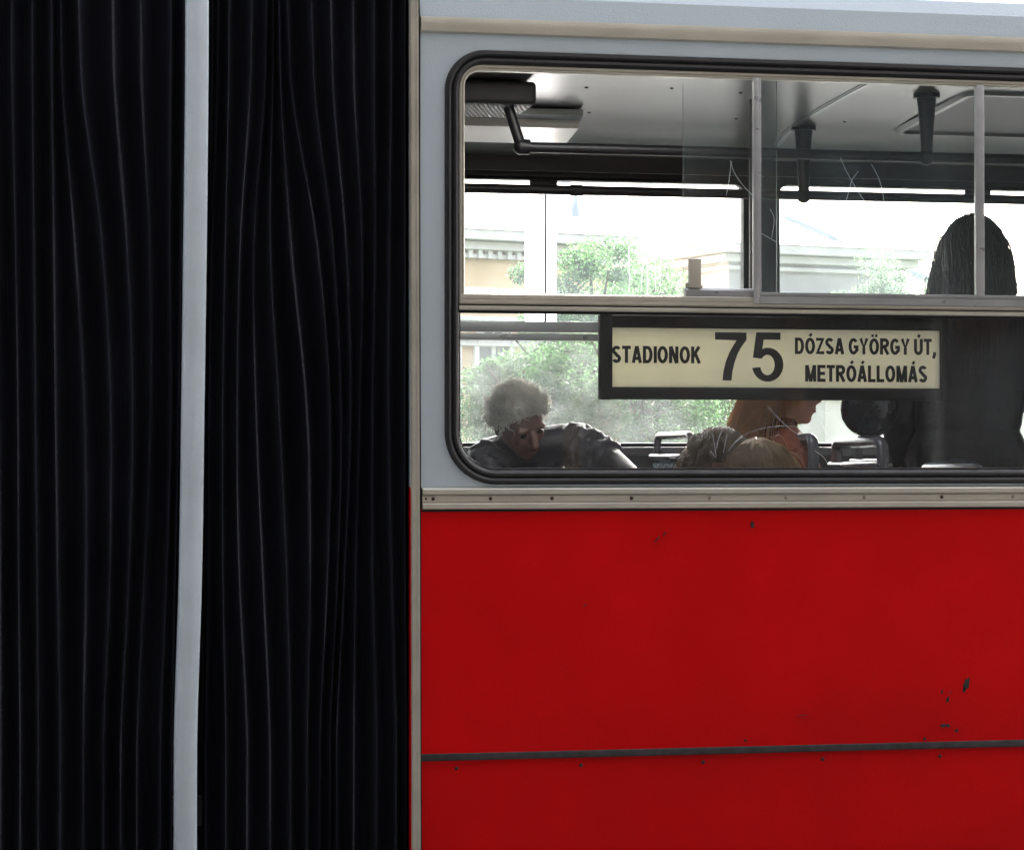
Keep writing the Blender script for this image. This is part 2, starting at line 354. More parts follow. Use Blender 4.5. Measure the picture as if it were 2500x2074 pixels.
# gutter and curved roof edge
mb = MB(); mb.prismX([(-0.012, ZTOP - 0.022), (-0.016, ZTOP - 0.004), (-0.012, ZTOP + 0.012), (0.03, ZTOP + 0.02), (0.03, ZTOP - 0.026), (0.0, ZTOP - 0.026)], XE, XR)
mb.build('roof_gutter', M['cream_alu'], bus)
prof = []
for i in range(25):
    a = math.pi * i / 24
    prof.append((1.25 - 1.245*abs(math.cos(a))**0.55*(1 if math.cos(a) > 0 else -1), ZTOP + 0.015 + 0.25*math.sin(a)**0.75))
HX0, HX1, HY0, HY1 = 0.05, 0.95, 0.42, 1.24         # roof opening added above the seats to light the passengers from above
def strip_with_gap(mb, a, b, c, d):
    if c <= HY0 or a >= HY1:
        mb.add([(XE, a, b), (XR, a, b), (XR, c, d), (XE, c, d)], [(0,1,2,3)]); return
    for (p, q) in ((a, max(a, HY0)), (min(c, HY1), c)):
        if q > p + 1e-5:
            zp, zq = b + (d-b)*(p-a)/(c-a), b + (d-b)*(q-a)/(c-a); mb.add([(XE, p, zp), (XR, p, zp), (XR, q, zq), (XE, q, zq)], [(0,1,2,3)])
    p, q = max(a, HY0), min(c, HY1); zp, zq = b + (d-b)*(p-a)/(c-a), b + (d-b)*(q-a)/(c-a)
    for x0, x1 in ((XE, HX0), (HX1, XR)): mb.add([(x0, p, zp), (x1, p, zp), (x1, q, zq), (x0, q, zq)], [(0,1,2,3)])
mb = MB()
for i in range(24):
    (a, b), (c, d) = prof[i], prof[i+1]
    strip_with_gap(mb, a, b, c, d)
mb.build('roof', M['grey_paint'], bus)

# belt trim : ribbed extrusion with screws
h = ZB1 - ZB0; bt = [(0.0, 0), (-0.010, 0.0), (-0.013, .04), (-0.013, .24), (-0.011, .28), (-0.006, .30), (-0.006, .34), (-0.008, .35), (-0.008, .62), (-0.006, .64), (-0.0115, .67), (-0.014, .72), (-0.014, .90), (-0.010, .98), (0.0, 1.0)]
mb = MB(); mb.prismX([(y, ZB0 + h*t) for y, t in bt], X_(1030), XR)
trim = mb.build('belt_trim', M['cream_alu'], bus, angle=20)
mb = MB(); mb.box(X_(1030), XR, -0.004, 0.0, ZB0 - 0.006, ZB0 - 0.0003); mb.build('trim_shadow', M['black'], bus)  # black strip standing in for the shadow under the trim
zs = ZB0 + h*0.49
for px, kd in ((1039, 0), (1056, 0), (1196, 0), (1346, 0), (1540, 0), (1730, 1), (1917, 1), (2107, 1), (2296, 0), (2470, 1)):
    mb = MB(); r = 0.0028 if px == 1039 else 0.0046
    mb.ell((X_(px), -0.0085, zs), (r, 0.0024, r), seg=14, rings=8)
    mb.box(X_(px) - r*0.7, X_(px) + r*0.7, -0.0112, -0.0105, zs - 0.0005, zs + 0.0005)
    mb.build('screw', M['screw'] if kd else M['dark'], trim)
# vertical end trim (leans a little)
xa0, xa1, xb0, xb1 = X_(1001), X_(1022), X_(1005), X_(1027)
def lean(name, l0, l1, r0, r1, y0, y1, m, zt=2.93, zb=0.5):
    zt_, zb_ = Z_(1010, 175), Z_(1010, 1820)
    def at(a, b, z): return a + (b - a) * (zt_ - z) / (zt_ - zb_)
    mb = MB(); vs = []
    for z in (zb, zt):
        for (x, y) in ((at(l0, l1, z), y0), (at(r0, r1, z), y0), (at(r0, r1, z), y1), (at(l0, l1, z), y1)): vs.append((x, y, z))
    mb.add(vs, [(0,1,2,3),(7,6,5,4),(0,4,5,1),(1,5,6,2),(2,6,7,3),(3,7,4,0)])
    bm = bmesh.new(); bv = [bm.verts.new(v) for v in mb.v]
    for f in mb.f: bm.faces.new([bv[i] for i in f])
    bmesh.ops.bevel(bm, geom=bm.edges[:], offset=0.002, segments=2, affect='EDGES'); m2 = MB(); m2.bm(bm)
    return m2.build(name, m, bus)
lean('end_trim', xa0, xb0, xa1 - 0.002, xb1 - 0.002, -0.014, 0.02, M['cream_alu'])
lean('end_trim_rib', xa0 + 0.012, xb0 + 0.012, xa0 + 0.0175, xb0 + 0.0175, -0.0175, -0.013, M['cream_alu'])
lean('end_trim_seal', xa1 - 0.001, xb1 - 0.001, xa1 + 0.0025, xb1 + 0.0025, -0.004, 0.018, M['black'])

# chipped paint on the red panel : thin irregular flakes of bare metal
def flake(px, py, w, hgt, tilt, seed):
    rnd = random.Random(seed); c = P(px, py, -0.0035); n = 18; pts = []
    for i in range(n):
        a = 2*math.pi*i/n; rr = 1 + rnd.uniform(-0.32, 0.25)
        x = w/2*math.cos(a)*rr/1000; z = hgt/2*math.sin(a)*rr/1000
        pts.append((c.x + x*math.cos(tilt) - z*math.sin(tilt), c.z + x*math.sin(tilt) + z*math.cos(tilt)))
    y = -0.0072
    mb = MB(); mb.add([(a, y, b) for a, b in pts] + [(a, y + 0.009, b) for a, b in pts], [tuple(range(n)), tuple(range(2*n-1, n-1, -1))] + [(i, (i+1) % n, n+(i+1) % n, n+i) for i in range(n)])
    return mb.build('paint_chip', M['chip'], bus)
for k, a in enumerate([(2359, 1668, 14, 34, -0.3), (2353, 1683, 8, 14, -0.5), (2299, 1688, 4, 12, -0.4), (2320, 1689, 5, 4, 0), (2313, 1706, 8, 17, -0.3), (2302, 1770, 14, 9, 0.1),
                       (2314, 1770, 12, 8, -0.5), (2335, 1782, 7, 8, -0.5), (1604, 1316, 1.5, 18, -0.7), (1623, 1302, 1.3, 14, -0.6), (1428, 1476, 1.2, 12, -0.6), (1957, 1745, 30, 1.2, 0.03), (1837, 1281, 7, 17, 0.05), (1820, 1806, 6, 6, 0), (2257, 1802, 5, 8, -0.6)]):
    flake(*a, seed=k + 3)

# ------------------------------------------------------------------ near window
gm = MB()
ring(gm, WX0, WX1, WZ0, WZ1, WR, [(0.0, 0.004), (0.0005, -0.006), (0.004, -0.011), (0.010, -0.0125), (0.015, -0.010), (0.0175, -0.006), (0.0185, -0.006), (0.021, -0.0105),
     (0.027, -0.012), (0.032, -0.009), (0.0355, -0.003), (0.036, 0.03), (0.0, 0.03)], 14)
window = gm.build('side_window', M['rubber'], bus)
gx0, gx1 = WX0 + 0.036, WX1 - 0.036; gz0, gz1 = WZ0 + 0.036, WZ1 - 0.036
mb = MB(); ring(mb, gx0 - .001, gx1 + .001, gz0 - .001, gz1 + .001, (0.093, 0.093, 0.065, 0.065), [(0, 0.012), (0.0, 0.004), (0.004, 0.0025), (0.0055, 0.006), (0.0055, 0.012)], 14)
mb.build('rubber_lip', M['strip'], window)
# upper slider frame
zr_top, zr_mid, zr_bot, zl_bot = Z_(1140, 715), Z_(1140, 742), Z_(1140, 745.5), Z_(1140, 757)
fx0 = X_(1121)
mb = MB(); ring(mb, gx0 - 0.001, gx1, zr_mid, gz1 + 0.001, (0.004, 0.004, 0.055, 0.055), [(0, 0.02), (0.0, -0.003), (0.003, -0.006), (0.0065, -0.006), (0.0075, -0.002), (0.0095, -0.002), (0.0105, -0.005), (0.013, -0.004), (0.0145, 0.0), (0.0145, 0.02)], 12)
mb.build('slider_frame', M['cream_alu'], window, angle=20)
x0r, x1r = gx0 + 0.002, gx1 - 0.002
mb = MB()
zt, zb = zr_top, zr_mid
mb.prismX([(0.024, zb+.001), (-0.004, zb+.001), (-0.008, zb + .003), (-0.0085, zb + (zt-zb)*.38), (-0.005, zb + (zt-zb)*.42), (-0.005, zb + (zt-zb)*.48), (-0.0065, zb+(zt-zb)*.52), (-0.0065, zb+(zt-zb)*.86), (-0.003, zt - .001), (0.003, zt), (0.003, zt - 0.006), (0.008, zt - .006), (0.008, zt), (0.024, zt)], x0r, x1r)
mb.build('mid_rail', M['cream_alu'], window, angle=20)
mb = MB(); mb.prismX([(0.024, zl_bot), (-0.004, zl_bot), (-0.009, zl_bot + .002), (-0.0095, zr_bot - .003), (-0.005, zr_bot), (0.024, zr_bot)], x0r - .003, x1r)
mb.build('mid_rail', M['cream_alu'], window, angle=20)
mb = MB(); mb.box(x0r, x1r, -0.001, 0.02, zr_bot + .0002, zr_mid - .0002)
mb.box(x0r, x1r, -0.001, 0.02, zl_bot - 0.006, zl_bot - 0.0003)
mb.build('rail_seal', M['black'], window)
# front sliding pane (right) with its metal frame
sx0 = X_(1838); sx1 = X_(1857); zsb = Z_(1850, 742, -0.012); zst = Z_(1850, 203)
mb = MB(); mb.box(sx0, sx1 - 0.006, -0.013, 0.004, zsb, gz1 - 0.012, 0.002); mb.box(sx1 - 0.0055, sx1, -0.009, 0.004, zsb + 0.03, gz1 - 0.012, 0.0015)
mb.build('pane_stile', M['alu'], window)
mb = MB(); z0 = zsb; z1 = zsb + 0.030
mb.prismX([(0.004, z0), (-0.010, z0), (-0.013, z0 + .002), (-0.013, z0 + .017), (-0.009, z0 + .019), (-0.009, z0 + .021), (-0.0115, z0 + .0225), (-0.0115, z1 - 0.002), (-0.008, z1), (0.004, z1)], sx1 - 0.006, gx1 - 0.02)
mb.build('pane_rail', M['alu'], window, angle=20)
rx = X_(2381)
mb = MB(); mb.box(rx, rx + 0.022, -0.012, 0.004, z1 - 0.003, gz1 - 0.012, 0.002); mb.build('pane_stile', M['alu'], window)
sheet('pane', sx1 - 0.003, gx1 - 0.012, z1 - 0.004, gz1 - 0.011, -0.003, 0.004, M['glass_right'], window)
# rear sliding pane with bare polished edge and rounded corner
px0, px1 = X_(1669, 0.010), X_(1898, 0.010); pz0 = Z_(1700, 716, 0.010)
pztop = Z_(1690, 196, 0.010)
lp = rrect(px0, px1, pz0, gz1 - 0.012, (0.001, 0.001, 0.002, 0.026), 10)
mb = MB(); n = len(lp); mb.add([(a, 0.012, b) for a, b in lp] + [(a, 0.016, b) for a, b in lp], [tuple(range(n)), tuple(range(2*n-1, n-1, -1))])
mb.build('pane', M['glass_mid'], window, smooth=False)
mb = MB(); mb.add([(a, 0.012, b) for a, b in lp] + [(a, 0.016, b) for a, b in lp], [(i, (i+1) % n, n+(i+1) % n, n+i) for i in range(n)])
mb.build('pane_edge', M['edge'], window, smooth=False)
mb = MB(); a, b = X_(1672, .008), X_(1837, .008); zc0, zc1 = Z_(1700, 724, .008), Z_(1700, 703, .008)
mb.prismX([(0.0, zc0), (-0.002, zc0 + .002), (-0.002, zc1 - .006), (0.002, zc1 - .001), (0.006, zc1), (0.02, zc1), (0.02, zc0)], a, b)
mb.build('pane_shoe', M['alu'], window, angle=20)
mb = MB(); a, b = X_(1682), X_(1712); mb.box(a, b, -0.004, 0.0115, Z_(1697, 703), Z_(1697, 631), 0.003)
mb.box(a - .006, a, 0.002, 0.0115, Z_(1697, 703), Z_(1697, 690), .001)
mb.box(b, b + .005, 0.002, 0.0115, Z_(1697, 703), Z_(1697, 696), .001)
mb.build('window_catch', M['cream_alu'], window)
# lower fixed pane
lp = rrect(gx0 - .004, gx1 + .004, gz0 - .004, zl_bot + 0.003, (0.09, 0.09, 0.002, 0.002), 12)
mb = MB(); n = len(lp); mb.add([(a, 0.010, b) for a, b in lp] + [(a, 0.014, b) for a, b in lp], [tuple(range(n)), tuple(range(2*n-1, n-1, -1))])
mb.build('pane', M['glass_low'], window, smooth=False)
# scratches in the glass: fine raised hairs on the pane surface
def hair_line(pts, y, r=0.00045, name='scratch'):
    Q = []
    pv = [P(a, b, y) for a, b in pts]
    for i in range(len(pv) - 1):           # catmull-rom
        p0, p1, p2, p3 = pv[max(i-1, 0)], pv[i], pv[i+1], pv[min(i+2, len(pv)-1)]
        for k in range(7):
            t = k/7; Q.append(0.5*((2*p1) + (p2-p0)*t + (2*p0-5*p1+4*p2-p3)*t*t + (3*p1-p0-3*p2+p3)*t**3))
    Q.append(pv[-1]); m_ = MB(); m_.tube(Q, r, 5); m_.build(name, M['scratch'], window)
for pts in ([(1783, 392), (1792, 420), (1812, 450), (1837, 477)], [(1785, 395), (1780, 440), (1773, 478)]): hair_line(pts, 0.0115, .0004)
for pts in ([(2052, 385), (2065, 415), (2090, 460), (2110, 490)], [(2096, 418), (2080, 440), (2072, 470), (2066, 488)], [(2127, 400), (2143, 430), (2153, 460), (2158, 490)],
            [(1860, 570), (1880, 582), (1895, 590)], [(1940, 610), (1965, 622), (1990, 636)], [(1880, 510), (1890, 535), (1884, 580)]): hair_line(pts, -0.0035, .00042)
for pts in ([(1740, 987), (1690, 990), (1640, 998), (1600, 1012), (1594, 1022), (1610, 1038), (1625, 1052)], [(1874, 992), (1900, 1020), (1930, 1048), (1950, 1060)],
            [(1778, 1100), (1800, 1075), (1830, 1055), (1880, 1042), (1935, 1040), (1968, 1046)], [(1760, 1055), (1752, 1080), (1750, 1095)], [(1775, 1060), (1770, 1085), (1766, 1105)],
            [(2000, 985), (2010, 1005), (2025, 1008), (2030, 1000)], [(1995, 1010), (2008, 1035), (2018, 1060)], [(1740, 1060), (1748, 1115), (1735, 1100)],
            [(1990, 1100), (2010, 1115), (2020, 1130)]): hair_line(pts, 0.0095, .00042)

# ------------------------------------------------------------------ bellows
def zoomx(v): return 90 + v / 2.0742
RID = [  # (x at y175, y590, y1000, y1400, y1820) in crop units of the enlarged photograph
 (-560, -545, -540, -530, -520), (-440, -430, -420, -415, -400), (-330, -315, -300, -300, -290), (-225, -205, -195, -185, -180), (-130, -110, -95, -90, -80), (-30, -20, -10, 0, 10),
 (72, 84, 96, 106, 120), (122, 190, 240, 252, 240), (215, 325, 375, 372, 340), (390, 455, 485, 468, 430), (530, 572, 580, 548, 512), (680, 675, 682, 662, 632), (745, 735, 722, 705, 690)]
RID2 = [(885, 872, 862, 852, 838), (915, 885, 872, 870, 858), (968, 952, 940, 942, 958), (1082, 1032, 1016, 1028, 1070), (1162, 1102, 1114, 1150, 1186), (1196, 1180, 1226, 1266, 1290), (1232, 1288, 1372, 1390, 1372),
 (1285, 1425, 1490, 1478, 1440), (1400, 1500, 1545, 1530, 1490), (1500, 1568, 1592, 1562, 1522), (1610, 1652, 1640, 1618, 1612), (1712, 1716, 1702, 1702, 1725), (1800, 1790, 1785, 1802, 1826), (1872, 1872, 1872, 1874, 1878), (1915, 1915, 1915, 1915, 1920)]
YS = [175, 590, 1000, 1400, 1820]
def interp(t, z):
    ys = [Z_(500, y) for y in YS]
    if z >= ys[0]: return t[0] + (t[0] - t[1]) * (z - ys[0]) / (ys[0] - ys[1]) * 0.25
    if z <= ys[-1]: return t[-1]
    for i in range(4):
        if ys[i] >= z >= ys[i+1]:
            u = (ys[i] - z) / (ys[i] - ys[i+1])
            p0, p1, p2, p3 = t[max(i-1, 0)], t[i], t[i+1], t[min(i+2, 4)]
            return 0.5*((2*p1) + (p2-p0)*u + (2*p0-5*p1+4*p2-p3)*u*u + (3*p1-p0-3*p2+p3)*u**3)
def bellow(rid, sides):
    mb = MB(); nz = 170; ns = 20; rows = []
    for j in range(nz + 1):
        z = 0.45 + 2.5*j/nz
        xs = [X_(zoomx(interp(t, z))) for t in rid]; row = []
        for k in range(len(xs) - 1):
            a, b = xs[k], xs[k+1]; w = b - a
            dep = min(0.10, 1.1*abs(w) + 0.015) * (1 + 0.25*mnoise.noise(Vector((k*7.1, z*1.3, 2))))
            for i in range(ns if k < len(xs) - 2 else ns + 1):
                u = i/ns
                s = .55*max(0, abs(math.sin(math.pi*u)) - .22)**0.5 + .45*(1 - abs(2*u - 1))
                wr = 0.0012*mnoise.noise(Vector(((a + w*u)*26, z*3.0, k*3))) + 0.003*mnoise.noise(Vector(((a + w*u)*9, z*1.1, 5)))
                ridge = 0.010*mnoise.noise(Vector((k*5.3, z*0.8, 9))) + (.006 if k % 3 == 1 else 0)
                row.append((a + w*u, 0.012 + dep*s + wr + ridge, z))
        rows.append(row)
    n = len(rows[0]); mb.add([v for r in rows for v in r], [(j*n+i, j*n+i+1, (j+1)*n+i+1, (j+1)*n+i) for j in range(nz) for i in range(n-1)])
    return mb.build('bellows', M['bellows'], bus, angle=80)
bellow(RID, 0); bellow(RID2, 0)
# inner backing so that no light comes through the pleats
mb = MB(); mb.box(-2.0, XE - 0.03, 0.17, 0.19, 0.45, 2.95); mb.build('bellows_lining', M['bellows'], bus)
mb = MB(); mb.box(-2.0, XE - 0.03, 2.36, 2.44, 0.45, 2.95); mb.build('bellows_lining', M['bellows'], bus)
mb = MB(); mb.box(-2.0, XE - 0.03, 0.03, 2.44, 2.951, 3.02); mb.build('bellows_top', M['bellows'], bus)
mb = MB(); mb.box(-2.0, XE - 0.03, 0.13, 2.35, 0.85, 0.92); mb.build('gangway_floor', M['floor'], bus)
# pale hoop between the two bellows halves
mb = MB(); LX = (752, 744, 735, 724, 700); RX = (868, 861, 850, 839, 815); rows = []
for j in range(121):
    z = 0.42 + 2.56*j/120; a = X_(zoomx(interp(LX, z)), -0.02); b = X_(zoomx(interp(RX, z)), -0.02)
    d = 0.0012*mnoise.noise(Vector((1, z*5, 3)))
    rows.append([(a, 0.03, z), (a, -0.012 + d, z), (a + .002, -0.018 + d, z), (a + .006, -0.021 + d, z), ((a+b)/2, -0.0235 + d, z), (b - .006, -0.021 + d, z), (b - .002, -0.018 + d, z), (b, -0.012 + d, z), (b, 0.03, z)])
mb.add([v for r in rows for v in r], [(j*9+i, j*9+i+1, (j+1)*9+i+1, (j+1)*9+i) for j in range(120) for i in range(8)])
mb.build('bellows_hoop', M['hoop'], bus)
# front section, outside the frame
mb = MB(); mb.box(-6.5, -2.0, 0.0, 2.5, 0.38, 1.62, 0.01); mb.build('front_section', M['red'], bus)
mb = MB(); mb.box(-6.5, -2.0, 0.0, 2.5, 1.621, 2.95, 0.01); mb.build('front_section', M['grey_paint'], bus)

# ------------------------------------------------------------------ interior shell
YF = 2.45
zc_wall = Z_(1500, 388, YF - 0.06)
prof = [(0.05, zc_wall), (0.15, zc_wall + 0.04), (0.35, zc_wall + 0.075), (0.7, 2.885), (1.25, 2.90), (1.75, 2.885), (2.05, 2.865), (2.2, 2.845), (2.32, 2.81), (YF - 0.03, zc_wall)]
fine = []
for i in range(len(prof) - 1):
    p0, p1, p2, p3 = prof[max(i-1, 0)], prof[i], prof[i+1], prof[min(i+2, len(prof)-1)]; t_ = (p2[0] - p1[0])
    m1 = (p2[1]-p0[1])/max(p2[0]-p0[0], 1e-6); m2 = (p3[1]-p1[1])/max(p3[0]-p1[0], 1e-6)
    for k in range(5):
        u = k/5; fine.append((p1[0] + t_*u, (2*u**3-3*u*u+1)*p1[1] + (u**3-2*u*u+u)*t_*m1 + (3*u*u-2*u**3)*p2[1] + (u**3-u*u)*t_*m2))
prof = fine + [prof[-1]]
mb = MB()
for i in range(len(prof) - 1):
    (a, b), (c, d) = prof[i], prof[i+1]
    strip_with_gap(mb, a, b, c, d)
    strip_with_gap(mb, a, b+.01, c, d+.01)
me_ = mb.build('ceiling', M['ceil'], bus, angle=60)
mb = MB()
for x0, x1, y0, y1 in ((HX0 - .02, HX1 + .02, HY0 - .02, HY0), (HX0 - .02, HX1 + .02, HY1, HY1 + .02), (HX0 - .02, HX0, HY0, HY1), (HX1, HX1 + .02, HY0, HY1)): mb.box(x0, x1, y0, y1, 2.905, 3.10)
hc_ = mb.build('added_hatch_curb', M['lampcover'], bus, False)
mb = MB(); mb.box(HX0 - .04, HX1 + .04, HY0 - .07, HY0 - .035, 3.08, 3.50, .01); mb.build('hatch_lid', M['grey_paint'], hc_)  # added lid, upright to bounce sunlight down into the bus
for x in (HX0, HX1):
    for y in (HY0, HY1): mb = MB(); mb.tube([(x, y, 3.09), (x, HY0 - .03, 3.30 if y == HY0 else 3.44)], .008, 8); mb.build('added_hatch_stay', M['rail'], hc_)
mb = MB(); mb.box(XE, XR, 0.05, YF - .04, 0.88, 0.92); mb.build('floor', M['floor'], bus)
mb = MB(); mb.box(XR, XR + .04, 0.0, 2.5, .38, 2.82); mb.build('front_bulkhead', M['wallin'], bus)
mb = MB(); mb.box(XE, XR, 0.046, 0.06, 0.92, WZ0 - 0.005); mb.build('inner_wall', M['wallin'], bus)
# bays of the far wall
FZ0, FZ1 = Z_(1400, 1088, YF), Z_(1500, 437, YF)
edges = []
xw1 = X_(1822, YF); xw2 = X_(1897, YF); pit = 1.60; wid = pit - (xw2 - xw1)
bays = [(xw1 - wid, xw1), (xw2, xw2 + wid), (xw2 + pit, xw2 + pit + wid)]
fw = MB(); cov = MB(); xb = XE
for i, (a, b) in enumerate(bays):
    xe = b + (xw2 - xw1)/2 if i < 2 else XR
    xs = max(xb, a - 0.06)
    if i == 0: fw.box(XE - 0.35, a - 0.01, YF, YF + 0.04, 0.9, FZ1 + 0.04); xs = a - 0.01
    holed(fw, xs, xe, 0.9, FZ1 + 0.035, (a, b, FZ0, FZ1, 0.042), YF, YF + 0.045)
    xb = xe
fw.build('far_wall', M['cove'], bus)
mb = MB(); mb.box(XE, XR, YF - 0.035, YF + .04, FZ1 + 0.036, zc_wall - 0.001); mb.box(XE, XR, YF - 0.05, YF - .036, FZ1 + 0.016, zc_wall + 0.012); mb.build('cove_board', M['cove'], bus)
mb = MB(); mb.box(XE, XR, YF + 0.05, YF + .06, 0.38, FZ0 - 0.005); mb.build('far_side_panel', M['red'], bus)
mb = MB(); mb.box(XE, XR, YF - 0.045, YF - .001, FZ0 - 0.035, FZ0 - 0.004, 0.006); mb.build('window_ledge', M['handle'], bus)
# far windows
FRT, FRB = Z_(1200, 783, YF), Z_(1200, 830, YF)
for i, (a, b) in enumerate(bays):
    m_ = MB(); ring(m_, a - .002, b + .002, FZ0 - .002, FZ1 + .002, 0.044, [(0, YF + .03), (0, YF - .004), (0.006, YF - .007), (0.012, YF - .003), (0.013, YF + .03)], 10)
    w = m_.build('far_window', M['rubber'], bus)
    m_ = MB(); zz = [FRB, FRB + (FRT-FRB)*.36, FRB + (FRT-FRB)*.42, FRT]
    m_.box(a + .01, b - .01, YF + .002, YF + .03, zz[0], zz[1], .002); m_.box(a + .01, b - .01, YF - .002, YF + .03, zz[2], zz[3], .003)
    m_.build('slider_rail', M['alu'], w)
    mx_ = X_(1333, YF) + i*pit
    m_ = MB(); m_.box(mx_ - .0035, mx_ + .0035, YF + .004, YF + .02, FRT, FZ1 - .008, .0015); m_.build('pane_stile', M['handle'], w)
    m_ = MB(); m_.box(mx_ - .055, mx_ + .042, YF + .004, YF + .02, FZ1 - .027, FZ1 - .010, .003); m_.build('brush_seal', M['cove'], w)
    sheet('pane', a + .006, mx_, FRT, FZ1 - .006, YF + .012, .003, M['glass_upper'], w, .03)
    sheet('pane', mx_, b - .006, FRT, FZ1 - .006, YF + .018, .003, M['glass_upper'], w, .03)
    sheet('pane', a + .006, b - .006, FZ0 + .006, FRB, YF + .015, .003, M['glass_far'], w, .03)
    if i == 0:
        sheet('white_sheet', X_(1284, YF), X_(1362, YF), FRT + .001, FZ1 - .028, YF + .024, .001, M['white_strip'], w)
        m_ = MB()
        for (px, yt, yb, rr) in ((1537, 595, 712, .0022), (1566, 575, 712, .0018), (1583, 568, 720, .003), (1597, 572, 710, .0018), (1616, 590, 710, .0018)):
            rnd = random.Random(px); pts = []
            x = px
            for t in range(15):
                x += rnd.uniform(-1.2, 0.9); pts.append(P(x, yt + (yb-yt)*t/14, YF + .010))
            m_.tube(pts, [rr*rnd.uniform(.5, 1.0) for _ in pts], 5)
        m_.build('dried_drips', M['drip'], w)

# ceiling fittings
def on_ceiling(y):
    for i in range(len(prof) - 1):
        (a, b), (c, d) = prof[i], prof[i+1]
        if a <= y <= c: return b + (d-b)*(y-a)/(c-a)
mb = MB(); a, b = X_(1405, 1.98), X_(1405, 1.98) - 1.2
mb.prismX([(1.90, 2.868), (1.90, 2.846), (1.93, 2.832), (1.935, 2.815), (2.13, 2.788), (2.15, 2.80), (2.15, 2.853)], max(b, XE + .05), a)
lm = mb.build('ceiling_lamp', M['lampcover'], bus, angle=25)
mb = MB(); mb.prismX([(1.885, 2.87), (1.885, 2.850), (1.925, 2.835), (1.93, 2.85), (1.93, 2.87)], max(b, XE + .05), a + .004); mb.build('lamp_housing', M['ceil_trim'], lm)
mb = MB(); mb.box(XE + .02, X_(1298, 1.5), 1.42, 1.74, 2.815, 2.885, .014); vb = mb.build('speaker_box', M['black'], bus)
mb = MB()
for i in range(36):
    for j in range(12):
        x = XE + .06 + i*.0145 + (j % 2)*.007; y = 1.46 + j*.0225
        if x < X_(1290, 1.5): mb.ell((x, y, 2.8145), (.0042, .0062, .002), seg=6, rings=4)
mb.build('speaker_grille', M['handle'], vb)
for px, py in ((1432, 213), (1438, 275), (1808, 227), (1797, 289), (2062, 297), (1640, 216)):
    # screws on the ceiling : find the y where the ray meets the ceiling
    best = min((abs(P(px, py, y/100).z - on_ceiling(y/100)), y/100) for y in range(100, 236))
    p = P(px, py, best[1]); m_ = MB(); m_.ell((p.x, p.y, on_ceiling(best[1]) - .001), (.006, .006, .003), seg=10, rings=6); m_.build('ceiling_screw', M['dark'], bus)
# joint strips across the ceiling
for px in (1880, 1395 - 380):
    x = X_(px, 2.36) if px == 1880 else X_(1880, 2.36) - 1.25
    m_ = MB()
    for k in range(1, len(prof) - 1):
        (a, b), (c, d) = prof[k], prof[k+1]
        if k < 5 or k >= len(prof) - 8: continue
        for dx0, dx1, dz in ((-.014, .014, .003), (-.006, .006, .006)):
            m_.add([(x+dx0, a, b-dz), (x+dx1, a, b-dz), (x+dx1, c, d-dz), (x+dx0, c, d-dz), (x+dx0, a, b), (x+dx1, a, b), (x+dx1, c, d), (x+dx0, c, d)],
                   [(0,1,2,3), (0,1,5,4), (1,2,6,5), (2,3,7,6), (3,0,4,7)])
    m_.build('ceiling_joint', M['ceil_trim'], bus, smooth=False)
# roof hatch
hx = X_(2172, 2.13); m_ = MB()
bm = bmesh.new(); m2 = MB(); lp = rrect(hx, hx + 0.66, 1.42, 2.13, .05, 8)
def hz(y): return on_ceiling(y)
for off0, off1, dz0, dz1 in ((0, .012, .001, .012), (.012, .03, .012, .012), (.03, .036, .012, .001)):
    A = rrect(hx + off0, hx + .66 - off0, 1.42 + off0, 2.13 - off0, .06 - off0, 8); B = rrect(hx + off1, hx + .66 - off1, 1.42 + off1, 2.13 - off1, .06 - off1, 8); n = len(A)
    m_.add([(x, y, hz(y) - dz0) for x, y in A] + [(x, y, hz(y) - dz1) for x, y in B], [(i, (i+1) % n, n+(i+1) % n, n+i) for i in range(n)])
hat = m_.build('roof_hatch', M['ceil'], bus)
m_ = MB(); B = rrect(hx + .036, hx + .624, 1.456, 2.094, .024, 8); m_.add([(x, y, hz(y) - .0025) for x, y in B], [tuple(range(len(B)))]); m_.build('hatch_lid', M['cove'], hat, smooth=False)
bm.free()

# handrails
def rail(Y, z, x0, x1, brackets, elbow=None):
    m_ = MB(); m_.tube([(x0, Y, z), ((x0+x1)/2, Y, z), (x1, Y, z)], .0165, 16); rl = m_.build('handrail', M['rail'], bus)
    for bx in brackets:
        m_ = MB(); zc = on_ceiling(Y)
        m_.tube([(bx, Y, z), (bx, Y, z + .04), (bx, Y, zc - .05), (bx, Y, zc - .012)], [.019, .019, .027, .031], 16)
        m_.ell((bx, Y, z), (.027, .022, .027)); m_.tube([(bx, Y, zc - .014), (bx, Y, zc - .001)], [.042, .042], 18)
        m_.build('rail_bracket', M['rail'], rl)
    return rl
YB, YA = 2.08, 1.50
zB, zA = Z_(1140, 459, YB), Z_(1500, 365, YA)
rail(YB, zB, XE - .1, XR - .05, [X_(1963, YB), X_(1963, YB) + 1.55])
rl = rail(YA, zA, X_(1288, YA), XR - .05, [X_(2264, YA)])
p0 = P(1272, 358, YA); p1 = P(1208, 160, YA)
m_ = MB(); m_.tube([p0, (p0+p1)/2, p1, p1 + (p1-p0)*.25], [.017, .016, .016, .016], 16); m_.ell(p0, (.024, .024, .026)); m_.tube([p0, (X_(1292, YA), YA, zA)], .024, 16)
m_.build('rail_arm', M['rail'], rl)
m_ = MB(); c = P(1407, 461, YB); m_.tube([(c.x - .02, YB, zB), (c.x + .02, YB, zB)], .0195, 16); m_.build('rail_sleeve', M['rail'], bus)
